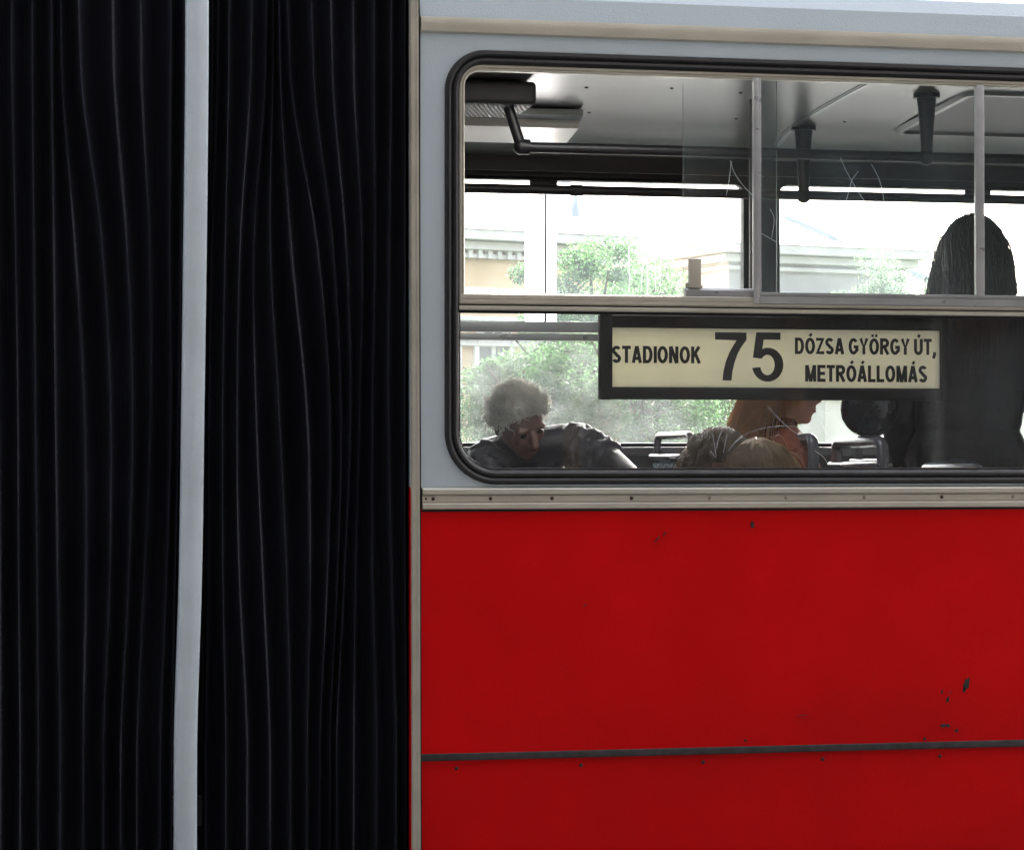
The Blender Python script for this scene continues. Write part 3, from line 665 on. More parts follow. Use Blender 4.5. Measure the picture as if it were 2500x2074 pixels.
# stanchion by the fair haired passenger
YS_ = 1.62; sxp = X_(1841, YS_)
m_ = MB(); m_.tube([(sxp, YS_, .92), (sxp, YS_, 1.5), (sxp, YS_, 2.2), (sxp, YS_, 2.88)], .0145, 16); st = m_.build('stanchion', M['rail'], bus)
zt = Z_(1841, 1010, YS_); m_ = MB(); m_.tube([(sxp, YS_, zt - .14), (sxp, YS_, zt - .003), (sxp, YS_, zt), (sxp, YS_, zt + .004)], [.020, .020, .019, .016], 16); m_.ell((sxp, YS_, zt - .006), (.022, .022, .006)); m_.build('stanchion_sleeve', M['rail'], st)

# seats: back, cushion, grab loop
def seat(xn, yn, yf, ztop, face=1, fab='fabric', fat=.017, hh=.055):
    """xn: x of the back at its top; loop runs from yn to yf; face +1 sits looking +x"""
    m_ = MB(); zf = .92; L = -face
    bm = bmesh.new(); bmesh.ops.create_cube(bm, size=1)
    zb = zf + .50; zt = ztop - hh - .004
    for v in bm.verts:
        t = v.co.z + .5; v.co = Vector((xn + v.co.x*.05 - L*.10*(1 - t), (yn+yf)/2 + v.co.y*(yf-yn+.03), zb + (zt-zb)*t))
    bmesh.ops.bevel(bm, geom=bm.edges[:], offset=.022, segments=4, affect='EDGES'); m_.bm(bm)
    m_.box(xn + min(0, face*.08) - (.40 if face < 0 else 0) + (.04 if face > 0 else 0), xn + (.50 if face > 0 else -.04), yn - .01, yf + .01, zf + .40, zf + .48, .025)
    st = m_.build('seat', M[fab], bus)
    m_ = MB(); m_.tube([(xn + face*.25, (yn+yf)/2, zf), (xn + face*.25, (yn+yf)/2, zf + .40)], .03, 14); m_.build('seat_post', M['rail'], st)
    m_ = MB(); rr = .03; pts = [(xn, yn, zt - .05), (xn, yn, ztop - fat - rr)]
    for k in range(1, 5): a = R(90*k/4); pts.append((xn, yn + rr*(1 - math.cos(a)), ztop - fat - rr + rr*math.sin(a)))
    for k in range(0, 5): a = R(90*k/4); pts.append((xn, yf - rr + rr*math.sin(a), ztop - fat - rr + rr*math.cos(a)))
    pts += [(xn, yf, zt - .05)]
    m_.tube(pts, fat, 14); hd = m_.build('grab_handle', M['handle'], st)
    m_ = MB(); m_.box(xn - .028, xn + .028, yn - .012, yf + .012, zt - .012, zt + .008, .007); m_.build('back_cap', M['handle'], st)
    return st
seat(X_(1688, 1.42), 1.42, 1.83, Z_(1650, 1053, 1.6), 1, hh=.075, fat=.012)
seat(X_(1986, 1.02), 1.02, 1.43, Z_(1940, 1058, 1.2), -1, hh=.11)
seat(X_(2155, 0.90), 0.90, 1.31, Z_(2100, 1064, 1.1), -1, hh=.082, fat=.018)
seat(X_(2195, 1.60), 1.60, 2.00, Z_(2150, 1064, 1.8), 1, hh=.08)
seat(X_(2390, 0.60), 0.60, 1.02, Z_(2300, 1128, .8), -1)
seat(X_(1700, .1), 0.12, 0.50, Z_(1700, 1160, .3), 1)
seat(X_(1990, .1), 0.12, 0.50, Z_(1990, 1165, .3), 1)

# ------------------------------------------------------------------ destination board
sg = empty('destination_sign', (X_(1890, .03), .03, Z_(1890, 980, .03)))
tag(sg, 'cream route 75 board in a black frame hanging inside the window', 'sign')
def rel(o): o.parent = sg; o.matrix_parent_inverse = Matrix.Translation(-sg.location); return o
SY = 0.030
fx0_, fx1_ = X_(1467, SY), X_(2316, SY); fz0, fz1 = Z_(1480, 974, SY), Z_(1480, 767, SY)
bx0, bx1 = X_(1496, SY), X_(2297, SY); bz0, bz1 = Z_(1500, 944, SY), Z_(1500, 799, SY)
m_ = MB(); m_.box(fx0_, fx1_, SY, SY + .03, fz0, bz0, .004); m_.box(fx0_, fx1_, SY, SY + .03, bz1, fz1, .006)
m_.box(fx0_ - .0006, bx0, SY - .001, SY + .0306, fz0 - .001, fz1 + .001, .004); m_.box(bx1, fx1_ + .0006, SY - .001, SY + .0306, fz0 - .001, fz1 + .001, .003)
rel(m_.build('frame', M['black']))
m_ = MB(); m_.box(bx0 - .004, bx1 + .004, SY + .008, SY + .014, bz0 - .004, bz1 + .004); brd = rel(m_.build('board', M['board'], None, False))
m_ = MB(); m_.tube([(fx0_ + .014, SY + .015, fz1 - .005), (fx0_ + .014, SY + .015, fz1 + .012)], .008, 12); rel(m_.build('hook', M['black']))
def A_(cx, cy, rx, ry, a0, a1, n=10): return [(cx + rx*math.cos(R(a0 + (a1-a0)*i/n)), cy + ry*math.sin(R(a0 + (a1-a0)*i/n))) for i in range(n+1)]
def glyph(c, w, h, t):
    """centre lines of one capital in a box w x h for stroke thickness t"""
    l, r, b, u = t/2, w - t/2, t*.42, h - t*.42; m = h*.5
    if c == 'I': return [[(t/2, 0), (t/2, h)]], t
    if c == 'T': return [[(0, u), (w, u)], [(w/2, 0), (w/2, u)]], w
    if c in 'AÁ': return [[(t*.45, 0), (w/2 - t*.06, h)], [(w/2 + t*.06, h), (w - t*.45, 0)], [(w*.2, h*.27), (w*.8, h*.27)]], w
    if c == 'L': return [[(l, h), (l, b), (w, b)]], w
    if c == 'E': return [[(w, u), (l, u), (l, b), (w, b)], [(l, m), (w*.93, m)]], w
    if c == 'N': return [[(l, 0), (l, h)], [(l + t*.1, h), (r - t*.1, 0)], [(r, 0), (r, h)]], w
    if c == 'M': return [[(l, 0), (l, h)], [(l + t*.1, h), (w/2, 0)], [(w/2, 0), (r - t*.1, h)], [(r, 0), (r, h)]], w
    if c == 'K': return [[(l, 0), (l, h)], [(r, h), (l, h*.36)], [(w*.42, h*.6), (w - t*.4, 0)]], w
    if c == 'Z': return [[(0, u), (r, u), (l*.9, b), (w, b)]], w
    if c == 'Y': return [[(t*.4, h), (w/2, h*.44), (w - t*.4, h)], [(w/2, 0), (w/2, h*.44)]], w
    if c in 'OÓÖ': return [A_(w/2, h/2, w/2 - t/2, h/2 - t*.42, 0, 360, 28)], w
    if c == 'D': return [[(l, b), (w*.48, b)] + A_(w*.48, h/2, w*.52 - t/2, h/2 - t*.42, -90, 90, 14) + [(l, u), (l, b)]], w
    if c == 'U' or c == 'Ú': return [[(l, h), (l, h*.33)] + A_(w/2, h*.33, w/2 - t/2, h*.33 - t*.42, 180, 360, 14) + [(r, h)]], w
    if c == 'G': return [A_(w/2, h/2, w/2 - t/2, h/2 - t*.42, 42, 318, 24) + [(r, h*.26), (r, h*.46), (w*.52, h*.46)]], w
    if c == 'R': return [[(l, 0), (l, u), (w*.52, u)] + A_(w*.55, h*.72, w*.45 - t/2, h*.28 - t*.42, 90, -90, 12) + [(l, h*.45)], [(w*.5, h*.45), (w - t*.35, 0)]], w
    if c == 'S': return [A_(w/2, h*.735, w/2 - t/2, h*.265 - t*.42, 25, 250, 14) + A_(w/2, h*.255, w/2 - t/2, h*.255 - t*.42, 75, -160, 16)], w
    if c == ',': return [[(t*.6, t*.9), (t*.6, 0), (t*.15, -t*1.1)]], t*1.1
    return [], w
WD = dict(I=.24, T=.80, L=.74, E=.80, N=.88, M=1.06, K=.90, Z=.80, Y=.86, D=.90, U=.88, G=.98, R=.90, S=.84, A=.92, O=.98)
PLAIN = {'Á': 'A', 'Ó': 'O', 'Ö': 'O', 'Ú': 'U'}
def stroke(m_, pts, t, y, close=False):
    n = len(pts); L, Q = [], []
    for i in range(n):
        if close: a, b, c = pts[(i-1) % n], pts[i], pts[(i+1) % n]
        else: a, b, c = pts[max(i-1, 0)], pts[i], pts[min(i+1, n-1)]
        d1 = Vector((b[0]-a[0], b[1]-a[1])); d2 = Vector((c[0]-b[0], c[1]-b[1]))
        if d1.length < 1e-9: d1 = d2
        if d2.length < 1e-9: d2 = d1
        d1.normalize(); d2.normalize(); tn = (d1 + d2)
        if tn.length < 1e-6: tn = d1
        tn.normalize(); k = min(1/max(tn.dot(d1), .2), 1.42); nn = Vector((-tn.y, tn.x))*t/2*k
        L.append((b[0]+nn.x, y, b[1]+nn.y)); Q.append((b[0]-nn.x, y, b[1]-nn.y))
    N = n if close else n - 1
    m_.add(L + Q, [(i, (i+1) % n, n + (i+1) % n, n + i) for i in range(N)])
def text(s, pxl, pxr, pyt, pyb, name):
    """condensed bold capitals; the cap height runs from pyt to pyb"""
    yy = SY + .0074; X0, X1 = X_(pxl, yy), X_(pxr, yy); pm = (pxl+pxr)/2; Zt, Zb = Z_(pm, pyt, yy), Z_(pm, pyb, yy); h = Zt - Zb
    tot = sum(.34 if c == ' ' else (.34 if c == ',' else WD[PLAIN.get(c, c)]) + .10 for c in s) - .10; k = (X1 - X0)/tot; t = h*.198; x = X0; m_ = MB(); q = 0
    for c in s:
        if c == ' ': x += .34*k; continue
        w = (.24 if c == ',' else WD[PLAIN.get(c, c)])*k; st_, _ = glyph(c, w, h, t)
        if c in 'ÁÓÚ': st_ = st_ + [[(w*.46, h*1.10), (w*.66, h*1.27)]]
        if c == 'Ö': st_ = st_ + [[(w*.22, h*1.17), (w*.22 + t*.8, h*1.17)], [(w*.60, h*1.17), (w*.60 + t*.8, h*1.17)]]
        for p_ in st_:
            q += 1; cl_ = abs(p_[0][0]-p_[-1][0]) < 1e-6 and abs(p_[0][1]-p_[-1][1]) < 1e-6 and len(p_) > 3
            stroke(m_, [(x + a, Zb + b) for a, b in (p_[:-1] if cl_ else p_)], t*(.85 if len(p_) == 2 and p_[0][1] > h else 1), yy - (q % 7)*.00006, cl_)
        x += w + .10*k
    return rel(m_.build(name, M['ink'], None, False))
text('STADIONOK', 1494, 1711, 845, 886, 'lettering')
text('DÓZSA GYÖRGY ÚT,', 1941, 2286, 826, 865, 'lettering')
text('METRÓÁLLOMÁS', 1966, 2264, 892, 932, 'lettering')
# the big figures, drawn as thick outlines
def figure(poly, name):
    yy = SY + .0070; n = len(poly)
    bm = bmesh.new(); vs = [bm.verts.new(P(a, b, yy)) for a, b in poly]; es = [bm.edges.new((vs[i], vs[(i+1) % n])) for i in range(n)]
    bmesh.ops.triangle_fill(bm, use_beauty=True, edges=es); m_ = MB(); m_.bm(bm); rel(m_.build(name, M['ink'], None, False))
def zz4(pts): return [(1740 + a/3.1818, 720 + b/3.182) for a, b in pts]
figure(zz4([(18, 288), (263, 292), (263, 348), (225, 400), (193, 458), (168, 530), (152, 600), (146, 664), (76, 662), (84, 590), (102, 515), (130, 445), (160, 392), (186, 352), (18, 346)]), 'numeral')
def arc(cx, cy, rx, ry, a0, a1, n):
    return [(cx + rx*math.cos(R(a0 + (a1-a0)*i/n)), cy + ry*math.sin(R(a0 + (a1-a0)*i/n))) for i in range(n+1)]
outer = [(338, 290), (527, 292), (526, 348), (396, 346), (384, 420)] + arc(428, 540, 122, 132, -108, 165, 30)[0:] + [(303, 566)]
inner = [(368, 562)] + arc(425, 542, 57, 78, 158, -140, 26) + [(376, 492), (316, 484)]
figure(zz4([(338, 290), (527, 292), (526, 348), (396, 346), (385, 422)] + arc(427, 541, 122, 132, -103, 168, 34) + [(303, 566), (368, 560)] + arc(425, 543, 56, 79, 160, -142, 26) + [(374, 494), (312, 486)]), 'numeral')
figure([(1755, 811), (1762, 811), (1762, 829), (1745, 829), (1745, 811)], 'numeral') if False else None

# ================================================================== PEOPLE
def capsule(mb, a, b, ra, rb, seg=14):
    a = Vector(a); b = Vector(b); mb.tube([a, a.lerp(b, .5), b], [ra, (ra+rb)/2, rb], seg); mb.ell(a, (ra,)*3, seg=seg, rings=8); mb.ell(b, (rb,)*3, seg=seg, rings=8)
def remeshed(mb, name, m, parent, vox=.007, smooth=4):
    o = mb.build(name, m, parent)
    md = o.modifiers.new('r', 'REMESH'); md.mode = 'VOXEL'; md.voxel_size = vox; md.use_smooth_shade = True
    ms = o.modifiers.new('s', 'SMOOTH'); ms.iterations = smooth; ms.factor = .5
    mt = o.data.materials[0]; evalmesh(o); o.data.materials.clear(); o.data.materials.append(mt); o.data.name = name
    for p in o.data.polygons: p.use_smooth = True
    return o
def frame3(f, u):
    f = Vector(f).normalized(); u = Vector(u); u = (u - f*u.dot(f)).normalized(); r = f.cross(u)
    return Matrix((r, f, u)).transposed()      # columns: right, forward, up
def head_shapes(mb, c, rot, s=1.0):
    """c: centre of the skull; local x right, y forward, z up"""
    c = Vector(c); L = lambda x, y, z: c + rot @ (Vector((x, y, z))*s)
    E = lambda x, y, z, a, b, d: mb.ell(L(x, y, z), (a*s, b*s, d*s), rot)
    E(0, -.008, .028, .076, .094, .084); E(0, .018, -.03, .064, .070, .078); E(0, .040, -.078, .042, .045, .038); E(0, .062, -.098, .024, .020, .018)
    E(-.034, .060, -.028, .024, .022, .026); E(.034, .060, -.028, .024, .022, .026)
    mb.tube([L(0, .083, .008), L(0, .099, -.018), L(0, .112, -.038)], [.009*s, .012*s, .0145*s], 10); E(0, .104, -.040, .016, .014, .010)
    E(-.012, .094, -.043, .008, .010, .007); E(.012, .094, -.043, .008, .010, .007)
    E(0, .086, -.065, .023, .012, .0065); E(0, .083, -.077, .020, .012, .007)
    E(-.032, .078, .018, .022, .012, .007); E(.032, .078, .018, .022, .012, .007)
    for sx in (-1, 1): E(sx*.075, -.008, -.018, .010, .018, .030)
def face_parts(c, rot, s, parent, sk):
    c = Vector(c); L = lambda x, y, z: c + rot @ (Vector((x, y, z))*s)
    for sx in (-1, 1):
        m_ = MB(); m_.ell(L(sx*.031, .0815, -.002), (.0115*s, .006*s, .0058*s), rot, 12, 8); m_.build('eye', M['eye'], parent)
    m_ = MB(); m_.ell(L(0, .093, -.0665), (.020*s, .005*s, .0035*s), rot, 12, 8); m_.ell(L(0, .090, -.075), (.018*s, .0065*s, .0055*s), rot, 12, 8); m_.build('lips', M['lip' if sk != 'skin_old' else 'lip_old'], parent)
def hand(mb, w, d, n, s=1.0, side=1):
    """w wrist, d direction along the hand, n back of hand normal"""
    w = Vector(w); d = Vector(d).normalized(); n = Vector(n); n = (n - d*n.dot(d)).normalized(); t = d.cross(n)*side
    for k in (-1.2, -.4, .4, 1.2): capsule(mb, w + t*k*.012*s, w + d*.085*s + t*k*.021*s, .015*s, .0125*s, 10)
    for k, L in ((-1.5, .062), (-.5, .074), (.5, .070), (1.5, .054)):
        a = w + d*.088*s + t*k*.019*s; b = a + (d*.94 - n*.25)*L*.5*s; c = b + (d*.6 - n*.8)*L*.5*s
        capsule(mb, a, b, .0095*s, .0088*s, 10); capsule(mb, b, c, .0088*s, .0078*s, 10)
    a = w + d*.022*s - t*.030*s; b = a + (d*.7 - t*.7)*.036*s; c = b + (d*.9 - t*.1 - n*.4)*.032*s
    capsule(mb, a, b, .0135*s, .011*s, 10); capsule(mb, b, c, .011*s, .009*s, 10)
def person(label, J, s, hf, hu, skin='skin', top='coat', legs='trousers', puff=1.0, group=None):
    root_loc = Vector((J['pelvis'].x, J['pelvis'].y, .92))
    root = empty('person', root_loc); tag(root, label, 'person', group)
    def rp(o): o.parent = root; o.matrix_parent_inverse = Matrix.Translation(-root_loc); return o
    rot = frame3(hf, hu); body = MB()
    head_shapes(body, J['head'], rot, s)
    hb = J['head'] + rot @ Vector((0, -.02, -.06))*s
    capsule(body, J['neck'], hb, .052*s, .05*s)
    def torso(mb, k):
        a = J['pelvis']; b = J['chest']; n = J['neck']; ls, rs = J['sh'][0], J['sh'][1]
        ax = (rs-ls).normalized(); up = (n-a).normalized(); rt = Matrix((ax, up.cross(ax).normalized(), up)).transposed()
        mb.ell(a, (.165*s*k, .12*s*k, .13*s*k), rt); mb.ell(a.lerp(b, .5), (.148*s*k, .108*s*k, .17*s*k), rt); mb.ell(b, (.165*s*k, .115*s*k, .17*s*k), rt)
        capsule(mb, ls, ls.lerp(rs, .5) + (n - ls.lerp(rs, .5))*.55, .058*s*k, .07*s*k); capsule(mb, rs, ls.lerp(rs, .5) + (n - ls.lerp(rs, .5))*.55, .058*s*k, .07*s*k)
    torso(body, .92)
    for i in (0, 1):
        capsule(body, J['sh'][i], J['el'][i], .046*s, .037*s); capsule(body, J['el'][i], J['wr'][i], .037*s, .026*s)
        d = J['wr'][i] - J['el'][i]; hand(body, J['wr'][i], J.get('hd', [d, d])[i], J.get('hn', [Vector((0, 0, 1))]*2)[i], s, 1 if i else -1)
        capsule(body, J['hip'][i], J['kn'][i], .078*s, .054*s); capsule(body, J['kn'][i], J['an'][i], .052*s, .034*s)
        capsule(body, J['an'][i] + Vector((0, 0, -.02))*s, J['an'][i] + Vector(J['toe'])*.17*s + Vector((0, 0, -.045))*s, .036*s, .028*s)
    b = rp(remeshed(body, 'body', M[skin], None, .0055, 3)); face = b
    face_parts(J['head'], rot, s, None, skin)
    for o in [o for o in COL.objects if o.name.split('.')[0] in ('eye', 'lips') and o.parent is None]: rp(o)
    g = MB(); torso(g, 1.10*puff)
    for i in (0, 1):
        capsule(g, J['sh'][i], J['el'][i], .064*s*puff, .053*s*puff); e = J['el'][i]; w = J['wr'][i].lerp(e, .06); capsule(g, e, w, .053*s*puff, .040*s*puff)
        if top == 'leather':                     # gathered sleeve folds
            for k in range(7):
                t = (k + .5)/7; q = J['sh'][i].lerp(e, t); ax = (e - J['sh'][i]).normalized(); u = ax.orthogonal().normalized()
                rr = (.066 - .010*t)*s*puff; pts = []
                for a in range(17):
                    v = Matrix.Rotation(2*math.pi*a/16, 3, ax) @ u; pts.append(q + v*rr + ax*.012*math.sin(a*1.1 + k*2.1))
                g.tube(pts, [.014 + .006*math.sin(a*1.7 + k) for a in range(17)], 6)
    if top == 'leather':
        c = J['neck']; pts = []
        for a in range(17):
            t = 2*math.pi*a/16; pts.append(c + Vector((math.cos(t)*.078, math.sin(t)*.07, -.012 + .012*math.sin(t))))
        g.tube(pts, .019, 8)
    else: capsule(g, J['neck'].lerp(J['chest'], .12), J['neck'].lerp(hb, .28), .064*s, .058*s)
    rp(remeshed(g, 'jacket' if top in ('leather', 'coat') else 'top', M[top], None, .0055, 2))
    g = MB(); ls, rs = J['hip']
    g.ell(J['pelvis'] + Vector((0, 0, -.03)), (.17*s, .15*s, .12*s))
    for i in (0, 1): capsule(g, J['hip'][i], J['kn'][i], .088*s, .064*s); capsule(g, J['kn'][i], J['an'][i].lerp(J['kn'][i], .06), .062*s, .046*s)
    rp(remeshed(g, 'trousers', M[legs], None, .009, 2))
    for i in (0, 1):
        g = MB(); a = J['an'][i]; t = Vector(J['toe']); capsule(g, a + Vector((0, 0, -.038))*s - t*.03*s, a + t*.175*s + Vector((0, 0, -.05))*s, .045*s, .038*s); capsule(g, a + Vector((0, 0, -.04))*s, a, .046*s, .045*s)
        rp(remeshed(g, 'shoe', M['black'], None, .008, 2))
    return root, rp, rot
V = lambda *a: Vector(a)
def strands(rp, head, rot, s, m, n, length, curl, rad, direct, cover, seed, segs=9, shell=(.083, .103, .098), jitter=.25, lift=.5, clump=0, lock=.10):
    """hair: a close cap plus many tapering strands rooted over the skull"""
    rnd = random.Random(seed); head = Vector(head); cap = MB(); mb = MB(); c0 = V(0, -.010, .020)
    cc = []
    while len(cc) < max(clump, 1):
        w = V(rnd.gauss(0, 1), rnd.gauss(0, 1), rnd.gauss(0, 1)).normalized()
        if cover(w): cc.append(w)
    k = 0
    while k < n:
        d = V(rnd.gauss(0, 1), rnd.gauss(0, 1), rnd.gauss(0, 1)).normalized()
        if not cover(d): continue
        k += 1
        q0 = min(range(len(cc)), key=lambda w: (cc[w] - d).length); kk = 1 + lock*(((q0*37) % 17)/8.5 - 1)
        if clump: d = d.lerp(cc[q0], .30).normalized()
        fly = rnd.random() < .05
        base = c0 + V(d.x*shell[0], d.y*shell[1], d.z*shell[2])*.96; p = base.copy(); L = length(d)*rnd.uniform(.75, 1.15)*(1 if rnd.random() > .06 else 1.35)
        ph = rnd.uniform(0, 6.28); jj = V(rnd.uniform(-1, 1), rnd.uniform(-1, 1), rnd.uniform(-1, 1))*jitter*(2.4 if fly else 1) + V(math.sin(q0*2.3), math.cos(q0*3.1), math.sin(q0*5.7))*jitter; pts = [head + rot @ (p*s)]
        vv = d*lift + direct(d, base)*.6 + jj; vv.normalize()
        if clump: ph = (q0*1.7) % 6.28 + rnd.uniform(-.4, .4)
        for j in range(1, segs):
            t = j/segs; g = direct(d, p)
            vv = (vv + g*.55 + jj*.2).normalized()
            side = V(math.cos(ph + t*9), math.sin(ph + t*9), math.cos(ph*1.7 + t*8))*curl
            p = p + (vv + side).normalized()*(L/segs)
            q = p - c0; e = math.sqrt((q.x/shell[0])**2 + (q.y/shell[1])**2 + (q.z/shell[2])**2)
            if e < kk and q.z > -.08: p = c0 + q/e*kk
            pts.append(head + rot @ (p*s))
        mb.tube(pts, [rad*(1 - .75*(i/len(pts))**2) for i in range(len(pts))], 3, caps=False)
    bm = bmesh.new(); bmesh.ops.create_uvsphere(bm, u_segments=72, v_segments=44, radius=1)
    dele = [v for v in bm.verts if not cover(v.co.normalized())]; bmesh.ops.delete(bm, geom=dele, context='VERTS')
    for v in bm.verts:
        dn = v.co.normalized(); bmp = mnoise.noise(dn*(5.5 if curl > .2 else 3) + V(seed, 0, 0)) if curl > .2 else mnoise.noise(V(math.atan2(dn.x, dn.y)*5, dn.z*.8, seed))
        q = V(v.co.x*shell[0], v.co.y*shell[1], v.co.z*shell[2])*((1.03 if curl > .2 else .985) + bmp*(.10 if curl > .2 else .06)); v.co = head + rot @ ((c0 + q)*s)
    mb.bm(bm)
    return rp(mb.build('hair', m, None, angle=180))

def sit(x, y, zsh, s, face, head, lean=V(0, 0, 0), arms=None, shw=.175, zseat=1.40):
    """seated skeleton; face is a unit vector in plan"""
    f = Vector(face).normalized(); r = f.cross(V(0, 0, 1)); pel = V(x, y, zseat) - lean
    neck = V(x, y, zsh + .06*s); J = dict(pelvis=pel, chest=pel.lerp(neck, .62), neck=neck, head=Vector(head), toe=f)
    J['sh'] = [neck - r*shw*s + V(0, 0, -.075*s), neck + r*shw*s + V(0, 0, -.075*s)]
    J['hip'] = [pel - r*.09*s, pel + r*.09*s]; J['kn'] = [h + f*.42*s + V(0, 0, -.02) for h in J['hip']]; J['an'] = [V(k.x + f.x*.03, k.y + f.y*.03, .92 + .075*s) for k in J['kn']]
    if arms: J['el'], J['wr'] = arms
    else:
        J['el'] = [q + f*.08*s - r*sg_*.05*s*-1 + V(0, 0, -.26*s) for q, sg_ in zip(J['sh'], (-1, 1))]; J['wr'] = [q + f*.22*s + V(0, 0, .02) for q in J['el']]
    return J

# elderly passenger bending forward, arm stretched along the seats
YE = 1.86
hc = P(1268, 1024, YE - .08); nk = P(1270, 1105, YE + .06)
J = sit(nk.x, nk.y, nk.z - .06, 1.0, (0, -1, 0), hc, lean=V(0, -.12, 0), zseat=1.36)
J['neck'] = nk; J['chest'] = J['pelvis'].lerp(nk, .62)
J['sh'] = [P(1395, 1078, YE + .05), P(1195, 1115, YE + .02)]
J['el'] = [P(1480, 1122, YE - .04), P(1168, 1215, YE - .10)]
J['wr'] = [P(1545, 1172, YE - .20), P(1240, 1260, YE - .25)]
J['hip'] = [J['pelvis'] + V(.09, 0, 0), J['pelvis'] + V(-.09, 0, 0)]; J['kn'] = [q + V(0, -.42, -.02) for q in J['hip']]; J['an'] = [V(q.x, q.y - .02, .995) for q in J['kn']]
root, rp, rot = person('white haired person in a dark leather jacket bending forward by the far window', J, .98, (.36, -.74, -.56), (-.12, -.5, .85), 'skin_old', 'leather', puff=1.0)
cov = lambda d: d.z > -.36 + 1.0*max(d.y, 0)
strands(rp, hc, rot, .98, M['hair_white'], 1500, lambda d: .055, .45, .0015, lambda d, p: d.cross(V(math.sin(d.x*9 + d.z*5), math.cos(d.y*8), math.sin(d.z*11 + 2))).normalized()*.8 + V(d.x*.25, -.75 if d.y > .05 else -.05, .25 if d.y > .05 else -.15), cov, 4, segs=10, shell=(.088, .106, .094), jitter=.25, lift=.35, clump=64, lock=.13)
# fair haired passenger in profile, looking right
YP = 1.30
hp = P(1918, 948, YP); nk = P(1905, 1062, YP)
J = sit(nk.x, nk.y, nk.z - .05, .9, (1, 0, 0), hp, lean=V(.03, 0, 0), zseat=1.36)
root, rp, rot = person('strawberry blonde passenger in a rust orange top seen in profile under the route board', J, .95, (.99, -.12, .02), (0, 0, 1), 'skin', 'rust_top', 'shirt')
strands(rp, hp, rot, .95, M['hair_blonde'], 1300, lambda d: .22, .12, .0012, lambda d, p: V(0, -.35, -1.0) if p.z > -.1 else V(0, 0, -1), lambda d: d.y < .40 + .5*d.z and d.z > -.55 and not (d.z < .30 and d.y > -.22), 9, segs=12, shell=(.083, .102, .098), jitter=.14, clump=40, lock=.08)
# two children on the near seats
for (px, pyt, Yc, m, s, lab, sd_, fc) in ((1756, 1046, .52, 'hair_brown', .80, 'brown haired child low behind the window, left of the other child', 21, (.35, .9, -.3)),
                                     (1850, 1072, .34, 'hair_fair', .86, 'fair haired child lowest behind the window, under the scratched glass', 22, (.1, 1, -.15))):
    t = P(px, pyt, Yc); hc2 = V(t.x, t.y, t.z - .118*s); nk = hc2 + V(-.01, -.01, -.15*s)
    J = sit(nk.x, nk.y, nk.z - .05, .72, (0, 1, 0) if sd_ == 22 else (.3, .95, 0), hc2, zseat=1.22)
    root, rp, rot = person(lab, J, s, fc, (0, 0, 1), 'skin', 'shirt')
    if sd_ == 22: dirf = lambda d, p: V(d.x*.4, d.y*.5, -.9)
    else: dirf = lambda d, p: V(.1 + d.x*.4, -.8, -.7)
    strands(rp, hc2, rot, s, M[m], 2200, lambda d: .12, .10, .0012, dirf, lambda d: d.z > -.5 and not (d.y > .45 and d.z < .35), sd_, segs=12, shell=(.094, .112, .102), jitter=.2, clump=30, lock=.06)
# standing passenger with long dark hair, seen from behind at the right edge
YT = 1.25
t = P(2374, 519, YT); hd_ = V(t.x, t.y, t.z - .122)
x, y = hd_.x, hd_.y; zf = .92
nk = V(x - .005, y, hd_.z - .16); f = V(.35, .93, 0).normalized(); r = f.cross(V(0, 0, 1)); s = .93
J = dict(pelvis=V(x - .02, y, zf + .82), chest=V(x - .012, y, zf + 1.12), neck=nk, head=hd_, toe=f)
J['sh'] = [nk - r*.175 + V(0, 0, -.07), nk + r*.175 + V(0, 0, -.07)]
J['el'] = [J['sh'][0] - r*.05 + V(0, 0, -.27) - f*.03, J['sh'][1] + r*.05 + V(0, 0, -.27)]
J['wr'] = [J['el'][0] + f*.12 + V(0.0, 0, -.18) + r*.02, J['el'][1] + f*.15 + V(0, 0, -.17)]
J['hip'] = [J['pelvis'] - r*.085 + V(0, 0, -.02), J['pelvis'] + r*.085 + V(0, 0, -.02)]; J['kn'] = [q + V(0, 0, -.39) + f*.01 for q in J['hip']]; J['an'] = [V(q.x, q.y, zf + .075) for q in J['kn']]
root, rp, rot = person('standing passenger with long dark hair and a dark coat, back to the window', J, s, f, (0, 0, 1), 'skin', 'coat', puff=1.12)
strands(rp, hd_, rot, s, M['hair_dark'], 2600, lambda d: .36, .10, .0013, lambda d, p: V(d.x*.05 if p.z > -.03 else -d.x*.10, -.2 if p.z > -.02 else .03, -1), lambda d: d.z > -.6 and not (d.y > .5 and d.z < .4), 31, segs=14, shell=(.100, .112, .106), jitter=.15, clump=26, lock=.04)
rnd = random.Random(5); m_ = MB()
for k in range(46):
    x0 = rnd.uniform(2276, 2300); y0 = rnd.uniform(590, 660); w = rnd.uniform(4, 24); yy = YT + rnd.uniform(-.05, .05)
    pts = [P(x0 + 6, y0, yy), P(x0 - w*.25, y0 + 28, yy), P(x0 - w*.75, y0 + 56, yy), P(x0 - w*1.25, y0 + 78 + rnd.uniform(-10, 14), yy), P(x0 - w*1.25 + rnd.uniform(-3, 9), y0 + 108, yy)]
    m_.tube(pts, [.0009, .0008, .0008, .0006, .0003], 4, caps=False)
o = m_.build('loose_strands', M['hair_dark'], None); o.parent = root; o.matrix_parent_inverse = Matrix.Translation(-root.location)
